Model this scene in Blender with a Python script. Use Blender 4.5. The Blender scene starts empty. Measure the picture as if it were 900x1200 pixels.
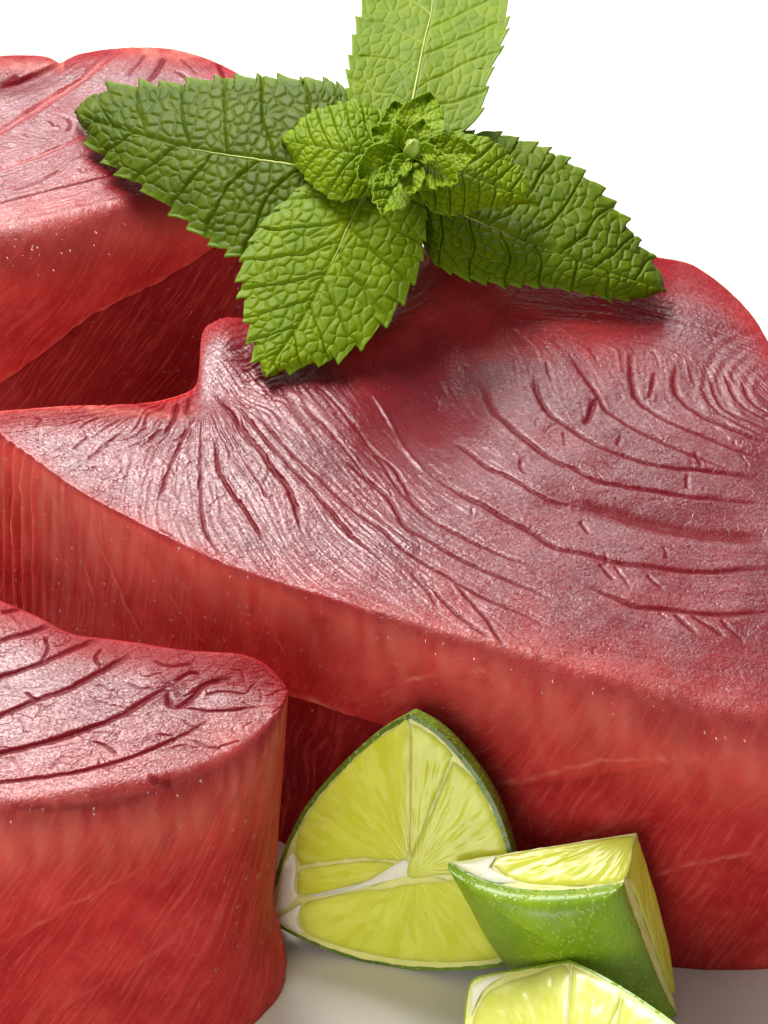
import bpy, math
import numpy as np

# ------------------------------------------------------------------ camera, world, lamps, exposure
S = bpy.context.scene
COL = S.collection
PITCH = math.radians(33.0)
DIST = 556.0                       # mm
FPX = 1200 * 100 / 36.0            # focal length in photograph pixels (900 x 1200)
TGT = np.array([0.0, 0.0, 30.0])
CAM = TGT + DIST * np.array([0, -math.cos(PITCH), math.sin(PITCH)])
RGT = np.array([1.0, 0, 0])
UPV = np.array([0, math.sin(PITCH), math.cos(PITCH)])
FWD = np.array([0, math.cos(PITCH), -math.sin(PITCH)])

cd = bpy.data.cameras.new('camera')
cam = bpy.data.objects.new('camera', cd)
COL.objects.link(cam)
cam.location = CAM * 0.001
cam.rotation_euler = (math.pi / 2 - PITCH, 0, 0)
cd.sensor_fit = 'VERTICAL'
cd.sensor_height = 36
cd.sensor_width = 27
cd.lens = 100
cd.clip_start = 0.01
cd.clip_end = 50
S.camera = cam

W = bpy.data.worlds.new('World')
S.world = W
W.use_nodes = True
W.node_tree.nodes['Background'].inputs[0].default_value = (1.0, 0.985, 0.965, 1)
W.node_tree.nodes['Background'].inputs[1].default_value = 0.32
S.view_settings.view_transform = 'Standard'
S.view_settings.look = 'None'
S.view_settings.exposure = 0.0
S.view_settings.gamma = 1.0
S.view_settings.use_curve_mapping = False


def area(name, loc, target, sx, sy, power, color=(1, 1, 1), spread=180):
    l = bpy.data.lights.new(name, 'AREA')
    l.shape = 'RECTANGLE'
    l.size = sx
    l.size_y = sy
    l.energy = power
    l.color = color
    l.spread = math.radians(spread)
    o = bpy.data.objects.new(name, l)
    COL.objects.link(o)
    o.location = loc
    d = np.array(target) - np.array(loc)
    from mathutils import Vector
    o.rotation_euler = Vector(d).to_track_quat('-Z', 'Y').to_euler()
    return o


area('softbox_key', (-0.30, 0.64, 0.80), (0, 0.03, 0.03), 0.50, 0.50, 18.5, (1.0, 0.985, 0.96))
area('softbox_back', (-0.18, 0.85, 0.50), (0, 0.03, 0.03), 0.80, 0.36, 4.8, (1.0, 0.985, 0.97))
area('softbox_front', (-0.30, -0.85, 0.30), (0, 0.0, 0.03), 0.5, 0.4, 3.7, (1.0, 0.98, 0.95))

RNG = np.random.default_rng(11)


# ------------------------------------------------------------------ geometry helpers (all in mm)
def rays(px):
    px = np.atleast_2d(np.asarray(px, float))
    d = (px[:, :1] - 450) / FPX * RGT + (600 - px[:, 1:2]) / FPX * UPV + FWD
    return d


def on_z(px, z):
    """world point(s) at height z seen at photograph pixel px"""
    d = rays(px)
    t = (np.asarray(z, float).reshape(-1) - CAM[2]) / d[:, 2]
    return CAM + d * t[:, None]


def on_plane(px, p0, n):
    d = rays(px)
    t = np.dot(p0 - CAM, n) / (d @ n)
    return CAM + d * t[:, None]


def project(P):
    q = np.asarray(P) - CAM
    w = q @ FWD
    return np.stack([450 + FPX * (q @ RGT) / w, 600 - FPX * (q @ UPV) / w], -1)


def catmull(pts, n_per=16, u=None):
    """Catmull-Rom through pts (centripetal enough for our spacing)"""
    P = np.asarray(pts, float)
    P = np.vstack([2 * P[0] - P[1], P, 2 * P[-1] - P[-2]])
    out = []
    for i in range(1, len(P) - 2):
        t = np.linspace(0, 1, n_per, endpoint=False)[:, None]
        a, b, c, d = P[i - 1], P[i], P[i + 1], P[i + 2]
        out.append(0.5 * (2 * b + (c - a) * t + (2 * a - 5 * b + 4 * c - d) * t ** 2 + (3 * b - a - 3 * c + d) * t ** 3))
    out.append(P[-2][None])
    return np.vstack(out)


def resample(P, n, key=None):
    K = P if key is None else key
    s = np.r_[0, np.cumsum(np.linalg.norm(np.diff(K, axis=0), axis=1))]
    u = np.linspace(0, s[-1], n)
    return np.stack([np.interp(u, s, P[:, k]) for k in range(P.shape[1])], -1)


def smooth(e0, e1, x):
    t = np.clip((x - e0) / (e1 - e0), 0, 1)
    return t * t * (3 - 2 * t)


def vnoise(x, y, seed=0):
    r = np.random.default_rng(seed)
    tab = r.random((256, 256))
    xi = np.floor(x).astype(int)
    yi = np.floor(y).astype(int)
    fx = x - xi
    fy = y - yi
    fx = fx * fx * (3 - 2 * fx)
    fy = fy * fy * (3 - 2 * fy)
    a = tab[xi % 256, yi % 256]
    b = tab[(xi + 1) % 256, yi % 256]
    c = tab[xi % 256, (yi + 1) % 256]
    d = tab[(xi + 1) % 256, (yi + 1) % 256]
    return (a * (1 - fx) + b * fx) * (1 - fy) + (c * (1 - fx) + d * fx) * fy - 0.5


def grid_faces(n, m, wrap_m=False):
    """quads of an n x m vertex grid (index i*m+j)"""
    i = np.arange(n - 1)[:, None]
    j = np.arange(m if wrap_m else m - 1)[None, :]
    j2 = (j + 1) % m
    return np.stack([i * m + j, (i + 1) * m + j, (i + 1) * m + j2, i * m + j2], -1).reshape(-1, 4)


def mesh_obj(name, V, F, mat, parent=None, attrs=None, flip=False, origin=None):
    V = np.asarray(V, float) * 0.001
    o3 = np.zeros(3) if origin is None else np.asarray(origin) * 0.001
    V = V - o3
    F = np.asarray(F)
    if flip:
        F = F[:, ::-1]
    me = bpy.data.meshes.new(name)
    k = F.shape[1]
    me.vertices.add(len(V))
    me.vertices.foreach_set('co', V.astype(np.float32).ravel())
    me.loops.add(F.size)
    me.loops.foreach_set('vertex_index', F.astype(np.int32).ravel())
    me.polygons.add(len(F))
    me.polygons.foreach_set('loop_start', np.arange(0, F.size, k, dtype=np.int32))
    me.polygons.foreach_set('loop_total', np.full(len(F), k, dtype=np.int32))
    me.update(calc_edges=True)
    me.polygons.foreach_set('use_smooth', np.ones(len(F), dtype=bool))
    for an, av in (attrs or {}).items():
        av = np.asarray(av, np.float32)
        if av.ndim == 2:
            a = me.attributes.new(an, 'FLOAT_VECTOR', 'POINT')
            a.data.foreach_set('vector', av.ravel())
        else:
            a = me.attributes.new(an, 'FLOAT', 'POINT')
            a.data.foreach_set('value', av.ravel())
    me.validate()
    me.update()
    me.materials.append(mat)
    o = bpy.data.objects.new(name, me)
    COL.objects.link(o)
    if parent is not None:
        o.parent = parent
        o.location = o3 - np.array(parent.location)
    else:
        o.location = o3
    return o


def thing(name, label, cat, loc_mm, group=None):
    o = bpy.data.objects.new(name, None)
    COL.objects.link(o)
    o.location = np.asarray(loc_mm) * 0.001
    o.empty_display_size = 0.01
    o['label'] = label
    o['category'] = cat
    if group:
        o['group'] = group
    return o


# ------------------------------------------------------------------ materials
class NT:
    def __init__(self, name):
        m = bpy.data.materials.new(name)
        m.use_nodes = True
        self.m = m
        self.t = m.node_tree
        self.t.nodes.clear()
        self.out = self.t.nodes.new('ShaderNodeOutputMaterial')

    def n(self, typ, ins=None, **kw):
        nd = self.t.nodes.new(typ)
        for k, v in kw.items():
            setattr(nd, k, v)
        for k, v in (ins or {}).items():
            s = nd.inputs[k]
            if hasattr(v, 'is_linked') or isinstance(v, bpy.types.NodeSocket):
                self.t.links.new(v, s)
            else:
                s.default_value = v
        return nd

    def attr(self, name):
        return self.n('ShaderNodeAttribute', attribute_name=name).outputs['Fac']

    def math(self, op, a, b=0.0, clamp=False):
        nd = self.n('ShaderNodeMath', {0: a, 1: b}, operation=op, use_clamp=clamp)
        return nd.outputs[0]

    def mix(self, f, a, b):
        nd = self.n('ShaderNodeMix', data_type='RGBA')
        for idx, v in ((0, f), (6, a), (7, b)):
            if isinstance(v, bpy.types.NodeSocket):
                self.t.links.new(v, nd.inputs[idx])
            else:
                nd.inputs[idx].default_value = v if not isinstance(v, tuple) or len(v) == 4 else (*v, 1)
        return nd.outputs[2]

    def ramp(self, f, stops):
        nd = self.n('ShaderNodeValToRGB', {0: f})
        e = nd.color_ramp.elements
        while len(e) < len(stops):
            e.new(0.5)
        for el, (p, c) in zip(e, stops):
            el.position = p
            el.color = (*c, 1) if len(c) == 3 else c
        return nd.outputs[0]

    def noise(self, vec, scale, detail=2.0, rough=0.5, dist=0.0):
        nd = self.n('ShaderNodeTexNoise', {'Scale': scale, 'Detail': detail, 'Roughness': rough, 'Distortion': dist})
        if vec is not None:
            self.t.links.new(vec, nd.inputs['Vector'])
        return nd.outputs['Fac']

    def bump(self, h, strength, dist, normal=None):
        nd = self.n('ShaderNodeBump', {'Height': h, 'Strength': strength, 'Distance': dist})
        if normal is not None:
            self.t.links.new(normal, nd.inputs['Normal'])
        return nd.outputs[0]


def tuna_material():
    g = NT('raw_tuna_flesh')
    co = g.n('ShaderNodeTexCoord').outputs['Object']
    pale, dark, wall, stri = g.attr('pale'), g.attr('dark'), g.attr('wall'), g.attr('stri')
    top_c = g.ramp(g.noise(co, 60, 4, 0.6), [(0.3, (0.120, 0.006, 0.013)), (0.7, (0.195, 0.011, 0.020))])
    wall_c = g.ramp(g.noise(co, 75, 4, 0.65), [(0.30, (0.34, 0.012, 0.013)), (0.55, (0.48, 0.032, 0.031)), (0.72, (0.60, 0.060, 0.055))])
    red = g.attr('red')
    c = g.mix(g.math('MAXIMUM', wall, g.math('MULTIPLY', red, 0.52)), top_c, wall_c)
    c = g.mix(g.math('MULTIPLY', stri, 0.20, True), c, (0.66, 0.11, 0.07))
    c = g.mix(pale, c, (0.74, 0.24, 0.17))
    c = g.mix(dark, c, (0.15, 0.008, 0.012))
    # fine relief of the cut muscle: grain, craquelure, tiny wet grains
    grain = g.noise(co, 2100, 2, 0.55)
    med = g.noise(co, 900, 3, 0.6)
    vor = g.n('ShaderNodeTexVoronoi', {'Scale': 230.0, 'Randomness': 1.0}, feature='DISTANCE_TO_EDGE')
    wob = g.n('ShaderNodeVectorMath', {0: co}, operation='ADD')
    wn = g.n('ShaderNodeTexNoise', {'Scale': 260.0, 'Detail': 2.0})
    g.t.links.new(co, wn.inputs['Vector'])
    sc = g.n('ShaderNodeVectorMath', {0: wn.outputs['Color'], 1: (0.006, 0.006, 0.006)}, operation='MULTIPLY')
    g.t.links.new(sc.outputs[0], wob.inputs[1])
    g.t.links.new(wob.outputs[0], vor.inputs['Vector'])
    crack = g.n('ShaderNodeMapRange', {0: vor.outputs['Distance'], 1: 0.0, 2: 0.035, 3: 0.0, 4: 1.0}).outputs[0]
    cmask = g.n('ShaderNodeMapRange', {0: g.noise(co, 95, 2), 1: 0.50, 2: 0.60, 3: 0.0, 4: 1.0}).outputs[0]
    topm = g.math('SUBTRACT', 1.0, wall)
    cm = g.math('MULTIPLY', cmask, topm)
    crackh = g.math('MULTIPLY', g.math('SUBTRACT', crack, 1.0), cm)
    h = g.math('ADD', g.math('MULTIPLY', grain, 0.85), g.math('MULTIPLY', med, 0.6))
    h = g.math('ADD', h, g.math('MULTIPLY', crackh, 0.5))
    fib = g.n('ShaderNodeAttribute', attribute_name='fib').outputs['Vector']
    fa_ = g.n('ShaderNodeVectorMath', {0: fib, 1: (1.35, 0.075, 1.0)}, operation='MULTIPLY').outputs[0]
    fb_ = g.n('ShaderNodeVectorMath', {0: fib, 1: (3.6, 0.30, 1.0)}, operation='MULTIPLY').outputs[0]
    fn = g.math('ADD', g.math('MULTIPLY', g.noise(fa_, 1.0, 2, 0.6), 0.65), g.math('MULTIPLY', g.noise(fb_, 1.0, 2, 0.6), 0.35))
    h = g.math('ADD', h, g.math('MULTIPLY', g.math('MULTIPLY', fn, wall), 2.6))
    fcol = g.n('ShaderNodeMapRange', {0: fn, 1: 0.50, 2: 0.64, 3: 0.0, 4: 0.42}).outputs[0]
    c = g.mix(g.math('MULTIPLY', fcol, wall), c, (0.64, 0.11, 0.08))
    nrm = g.bump(h, 1.0, 0.000085)
    c = g.mix(g.math('MULTIPLY', g.math('MULTIPLY', g.math('SUBTRACT', 1.0, crack), cm), 0.5), c, (0.13, 0.008, 0.012))
    # coat: wet film broken into tiny beads on the sides
    bead = g.n('ShaderNodeTexVoronoi', {'Scale': 620.0}, feature='F1')
    g.t.links.new(co, bead.inputs['Vector'])
    bm = g.n('ShaderNodeMapRange', {0: bead.outputs['Distance'], 1: 0.0, 2: 0.35, 3: 1.0, 4: 0.0}).outputs[0]
    bsel = g.math('GREATER_THAN', g.n('ShaderNodeSeparateColor', {0: bead.outputs['Color']}).outputs[0], 0.68)
    cn = g.bump(g.math('ADD', g.math('MULTIPLY', g.math('MULTIPLY', bm, bsel), 1.2), g.math('MULTIPLY', h, 0.12)), 1.0, 0.0009)
    rough = g.n('ShaderNodeMapRange', {0: med, 1: 0.3, 2: 0.7, 3: 0.20, 4: 0.36}).outputs[0]
    rough = g.math('ADD', rough, g.math('MULTIPLY', wall, 0.15))
    p = g.n('ShaderNodeBsdfPrincipled', {
        'Base Color': c, 'Roughness': rough, 'Normal': nrm, 'IOR': 1.5,
        'Subsurface Weight': 0.5, 'Subsurface Radius': (1.0, 0.20, 0.13), 'Subsurface Scale': 0.006,
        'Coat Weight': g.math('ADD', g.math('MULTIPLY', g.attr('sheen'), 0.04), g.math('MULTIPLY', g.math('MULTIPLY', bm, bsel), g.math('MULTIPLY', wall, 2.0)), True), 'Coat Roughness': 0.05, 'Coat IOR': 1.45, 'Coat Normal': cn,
    })
    p.inputs['Specular Tint'].default_value = (1.0, 0.80, 0.81, 1)
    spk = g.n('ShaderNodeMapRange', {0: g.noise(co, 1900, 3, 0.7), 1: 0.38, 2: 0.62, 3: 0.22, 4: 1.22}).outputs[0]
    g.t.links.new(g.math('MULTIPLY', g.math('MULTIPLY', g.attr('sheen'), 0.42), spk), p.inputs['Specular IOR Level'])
    g.t.links.new(p.outputs[0], g.out.inputs[0])
    return g.m


def mint_material():
    g = NT('mint_leaf')
    co = g.n('ShaderNodeTexCoord').outputs['Object']
    tone, vein, edge = g.attr('tone'), g.attr('vein'), g.attr('rim')
    young = g.ramp(g.noise(co, 120, 3), [(0.3, (0.215, 0.345, 0.002)), (0.7, (0.320, 0.455, 0.003))])
    old = g.ramp(g.noise(co, 120, 3), [(0.3, (0.055, 0.098, 0.001)), (0.7, (0.108, 0.155, 0.002))])
    c = g.mix(tone, old, young)
    c = g.mix(g.math('MULTIPLY', vein, 0.55), c, (0.42, 0.52, 0.08))
    c = g.mix(g.math('MULTIPLY', edge, 0.6), c, (0.26, 0.42, 0.03))
    h = g.math('ADD', g.noise(co, 1500, 3, 0.6), g.math('MULTIPLY', g.noise(co, 4200, 1), 0.5))
    nrm = g.bump(h, 0.5, 0.00016)
    p = g.n('ShaderNodeBsdfPrincipled', {'Base Color': c, 'Roughness': 0.46, 'Normal': nrm, 'IOR': 1.45})
    p.inputs['Specular IOR Level'].default_value = 0.13
    tr = g.n('ShaderNodeBsdfTranslucent', {'Color': g.mix(0.5, c, (0.38, 0.52, 0.005)), 'Normal': nrm})
    mx = g.n('ShaderNodeMixShader', {0: 0.36, 1: p.outputs[0], 2: tr.outputs[0]})
    g.t.links.new(mx.outputs[0], g.out.inputs[0])
    return g.m


def simple_mat(name, color, rough=0.5, sss=0.0, sscale=0.002, srad=(1, 1, 0.5), noise=0.0, bump=0.0, bscale=600, spec=0.5, coat=0.0):
    g = NT(name)
    co = g.n('ShaderNodeTexCoord').outputs['Object']
    f = g.noise(co, bscale * 0.3, 4, 0.6)
    lo = tuple(max(0, v * (1 - noise)) for v in color)
    hi = tuple(min(1, v * (1 + noise)) for v in color)
    c = g.ramp(f, [(0.3, lo), (0.7, hi)])
    p = g.n('ShaderNodeBsdfPrincipled', {'Base Color': c, 'Roughness': rough, 'Subsurface Weight': sss,
                                         'Subsurface Radius': srad, 'Subsurface Scale': sscale, 'Coat Weight': coat, 'Coat Roughness': 0.12})
    p.inputs['Specular IOR Level'].default_value = spec
    if bump > 0:
        g.t.links.new(g.bump(g.noise(co, bscale, 3, 0.6), 1.0, bump), p.inputs['Normal'])
    g.t.links.new(p.outputs[0], g.out.inputs[0])
    return g.m


def pulp_material(name, c_lo, c_hi):
    g = NT(name)
    co = g.n('ShaderNodeTexCoord').outputs['Object']
    v = g.n('ShaderNodeAttribute', attribute_name='ves').outputs['Vector']
    wn = g.n('ShaderNodeTexNoise', {'Scale': 0.5, 'Detail': 2.0})
    g.t.links.new(v, wn.inputs['Vector'])
    ws = g.n('ShaderNodeVectorMath', {0: wn.outputs['Color'], 1: (0.9, 0.9, 0.9)}, operation='MULTIPLY')
    wv = g.n('ShaderNodeVectorMath', {0: v, 1: ws.outputs[0]}, operation='ADD').outputs[0]
    sv = g.n('ShaderNodeVectorMath', {0: wv, 1: (0.26, 1.0, 0.0)}, operation='MULTIPLY').outputs[0]
    vo = g.n('ShaderNodeTexVoronoi', {'Scale': 0.85, 'Smoothness': 0.5}, feature='SMOOTH_F1')
    g.t.links.new(sv, vo.inputs['Vector'])
    ve = g.n('ShaderNodeTexVoronoi', {'Scale': 0.85}, feature='DISTANCE_TO_EDGE')
    g.t.links.new(sv, ve.inputs['Vector'])
    cell = g.n('ShaderNodeSeparateColor', {0: vo.outputs['Color']}).outputs[0]
    fine = g.noise(co, 700, 3, 0.6)
    f = g.math('ADD', g.math('MULTIPLY', cell, 0.5), g.math('MULTIPLY', g.noise(co, 160, 3), 0.5))
    c = g.ramp(f, [(0.25, c_lo), (0.75, c_hi)])
    em = g.n('ShaderNodeMapRange', {0: ve.outputs['Distance'], 1: 0.0, 2: 0.07, 3: 0.16, 4: 0.0}).outputs[0]
    c = g.mix(em, c, (0.86, 0.85, 0.42))
    h = g.math('SUBTRACT', g.math('MULTIPLY', fine, 0.35), vo.outputs['Distance'])
    nrm = g.bump(h, 0.22, 0.0004)
    p = g.n('ShaderNodeBsdfPrincipled', {'Base Color': c, 'Roughness': 0.24, 'Normal': nrm, 'IOR': 1.36,
                                         'Subsurface Weight': 0.75, 'Subsurface Radius': (1.0, 0.95, 0.25), 'Subsurface Scale': 0.004})
    p.inputs['Specular IOR Level'].default_value = 0.6
    g.t.links.new(p.outputs[0], g.out.inputs[0])
    return g.m


def rind_material(name, c_lo, c_hi):
    g = NT(name)
    co = g.n('ShaderNodeTexCoord').outputs['Object']
    f = g.noise(co, 110, 4, 0.65)
    c = g.ramp(f, [(0.32, c_lo), (0.68, c_hi)])
    vo = g.n('ShaderNodeTexVoronoi', {'Scale': 900.0}, feature='F1')
    g.t.links.new(co, vo.inputs['Vector'])
    pit = g.n('ShaderNodeMapRange', {0: vo.outputs['Distance'], 1: 0.05, 2: 0.42, 3: 0.0, 4: 1.0}).outputs[0]
    c = g.mix(g.math('MULTIPLY', g.math('SUBTRACT', 1.0, pit), 0.60), c, (0.40, 0.54, 0.04))
    h = g.math('ADD', g.math('MULTIPLY', g.math('SUBTRACT', 1.0, pit), 1.0), g.math('MULTIPLY', g.noise(co, 260, 3), 0.8))
    nrm = g.bump(h, 0.6, 0.00026)
    p = g.n('ShaderNodeBsdfPrincipled', {'Base Color': c, 'Roughness': 0.36, 'Normal': nrm, 'Subsurface Weight': 0.12,
                                         'Subsurface Radius': (0.6, 1.0, 0.2), 'Subsurface Scale': 0.0015})
    g.t.links.new(p.outputs[0], g.out.inputs[0])
    return g.m


M_TUNA = tuna_material()
M_MINT = mint_material()
M_STEM = simple_mat('mint_stem', (0.36, 0.42, 0.06), 0.45, noise=0.15)
M_BUD = simple_mat('mint_bud', (0.34, 0.47, 0.05), 0.45, noise=0.2, bump=0.0002, bscale=900)
M_TABLE = simple_mat('white_table', (0.64, 0.60, 0.55), 0.45, noise=0.02, bump=0.00002, bscale=400, spec=0.3)
M_PITH = simple_mat('lime_pith', (0.80, 0.81, 0.24), 0.45, sss=0.4, sscale=0.002, srad=(1, 1, 0.6), noise=0.05, bump=0.0002, bscale=900)
M_CORE = simple_mat('lime_white_pith', (0.84, 0.84, 0.62), 0.45, sss=0.4, sscale=0.002, srad=(1, 1, 0.6), noise=0.05, bump=0.0002, bscale=900)
M_MEMB = simple_mat('lime_membrane', (0.80, 0.80, 0.42), 0.35, sss=0.4, sscale=0.002, srad=(1, 1, 0.6), noise=0.04, bump=0.0001, bscale=900)
M_PULP = pulp_material('lime_pulp', (0.64, 0.68, 0.045), (0.75, 0.79, 0.11))
M_PULP2 = pulp_material('lime_pulp_pale', (0.66, 0.70, 0.10), (0.78, 0.82, 0.22))
M_RIND = rind_material('lime_rind', (0.150, 0.285, 0.004), (0.27, 0.43, 0.008))
M_RIND2 = rind_material('lime_rind_dark', (0.045, 0.085, 0.008), (0.16, 0.26, 0.02))

# ------------------------------------------------------------------ the white table
n = 60
gx, gy = np.meshgrid(np.linspace(-1500, 1500, n), np.linspace(-1200, 2200, n), indexing='ij')
V = np.stack([gx, gy, 0.02 * vnoise(gx / 40, gy / 40, 3)], -1).reshape(-1, 3)
V[:, 2] -= 0.03
tab = mesh_obj('table_top', V, grid_faces(n, n), M_TABLE)
tab['kind'] = 'structure'


# ------------------------------------------------------------------ tuna steaks
def seg_dist(P, A, B):
    d = B - A
    L2 = max(1e-9, d @ d)
    t = np.clip(((P - A) @ d) / L2, 0, 1)
    q = P - (A + t[:, None] * d)
    side = d[0] * (P[:, 1] - A[1]) - d[1] * (P[:, 0] - A[0])
    return np.hypot(q[:, 0], q[:, 1]), t, side


def stroke(P, poly, width, taper=True, wob=0.0, seed=0):
    """0..1 profile around a polyline (same units as P); returns profile, signed side distance"""
    L = np.asarray(poly, float)
    C = catmull(L, 6) if len(L) > 2 else L
    lo, hi = C.min(0) - 5 * width - 1, C.max(0) + 5 * width + 1
    idx = np.nonzero((P[:, 0] > lo[0]) & (P[:, 0] < hi[0]) & (P[:, 1] > lo[1]) & (P[:, 1] < hi[1]))[0]
    if len(idx) == 0:
        return idx, None, None, None
    Q = P[idx]
    if wob > 0:
        Q = Q + wob * np.stack([vnoise(Q[:, 0] / 1.6, Q[:, 1] / 1.6, seed + 1), vnoise(Q[:, 0] / 1.6, Q[:, 1] / 1.6, seed + 2)], -1) * 2
    ds = np.r_[0, np.cumsum(np.linalg.norm(np.diff(C, axis=0), axis=1))]
    best = np.full(len(Q), 1e9)
    par = np.zeros(len(Q))
    sg = np.zeros(len(Q))
    for k in range(len(C) - 1):
        d, t, sd = seg_dist(Q, C[k], C[k + 1])
        m = d < best
        best[m] = d[m]
        par[m] = (ds[k] + t[m] * (ds[k + 1] - ds[k])) / ds[-1]
        sg[m] = np.sign(sd[m])
    tp = np.ones(len(Q))
    if taper:
        tp = np.clip(np.minimum(par, 1 - par) * 7, 0, 1) ** 0.7
    return idx, best, tp, sg * best


def flow_lic(xy0, xy1, cell, lines, seed, length=14, extra=None):
    nx, ny = int((xy1[0] - xy0[0]) / cell) + 2, int((xy1[1] - xy0[1]) / cell) + 2
    mids, ang = [], []
    for L in lines:
        C = catmull(np.asarray(L), 3) if len(L) > 2 else np.asarray(L)
        d = np.diff(C, axis=0)
        mids.append((C[1:] + C[:-1]) / 2)
        ang.append(np.arctan2(d[:, 1], d[:, 0]))
    mids, ang = np.vstack(mids), np.concatenate(ang)
    cn = 56
    cx, cy = np.meshgrid(np.linspace(xy0[0], xy1[0], cn), np.linspace(xy0[1], xy1[1], cn), indexing='ij')
    d2 = (cx.reshape(-1, 1) - mids[:, 0]) ** 2 + (cy.reshape(-1, 1) - mids[:, 1]) ** 2
    w = 1 / (d2 + 6.0) ** 1.6
    c2 = (w * np.cos(2 * ang)).sum(1).reshape(cn, cn)
    s2 = (w * np.sin(2 * ang)).sum(1).reshape(cn, cn)
    nrm = np.hypot(c2, s2) + 1e-9
    c2, s2 = c2 / nrm, s2 / nrm

    def bil(A, X, Y):
        i = np.clip(X, 0, A.shape[0] - 1.001)
        j = np.clip(Y, 0, A.shape[1] - 1.001)
        a, b = i.astype(int), j.astype(int)
        f, g_ = i - a, j - b
        return (A[a, b] * (1 - f) + A[a + 1, b] * f) * (1 - g_) + (A[a, b + 1] * (1 - f) + A[a + 1, b + 1] * f) * g_
    I, J = np.meshgrid(np.arange(nx, dtype=float), np.arange(ny, dtype=float), indexing='ij')
    C2 = bil(c2, I / (nx - 1) * (cn - 1), J / (ny - 1) * (cn - 1))
    S2 = bil(s2, I / (nx - 1) * (cn - 1), J / (ny - 1) * (cn - 1))
    A = 0.5 * np.arctan2(S2, C2)
    dx, dy = np.cos(A), np.sin(A)
    noise = np.random.default_rng(seed).random((nx, ny)) - 0.5
    acc = noise.copy()
    for sgn in (1, -1):
        x, y = I.copy(), J.copy()
        px_, py_ = sgn * dx, sgn * dy
        for k in range(length):
            xi = np.clip(np.round(x).astype(int), 0, nx - 1)
            yi = np.clip(np.round(y).astype(int), 0, ny - 1)
            vx, vy = dx[xi, yi], dy[xi, yi]
            f = np.sign(vx * px_ + vy * py_)
            f[f == 0] = 1
            px_, py_ = vx * f, vy * f
            x += px_
            y += py_
            xi = np.clip(np.round(x).astype(int), 0, nx - 1)
            yi = np.clip(np.round(y).astype(int), 0, ny - 1)
            acc += noise[xi, yi]
    acc /= acc.std() * 2.0
    return lambda P: bil(acc, (P[:, 0] - xy0[0]) / cell, (P[:, 1] - xy0[1]) / cell)


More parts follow.
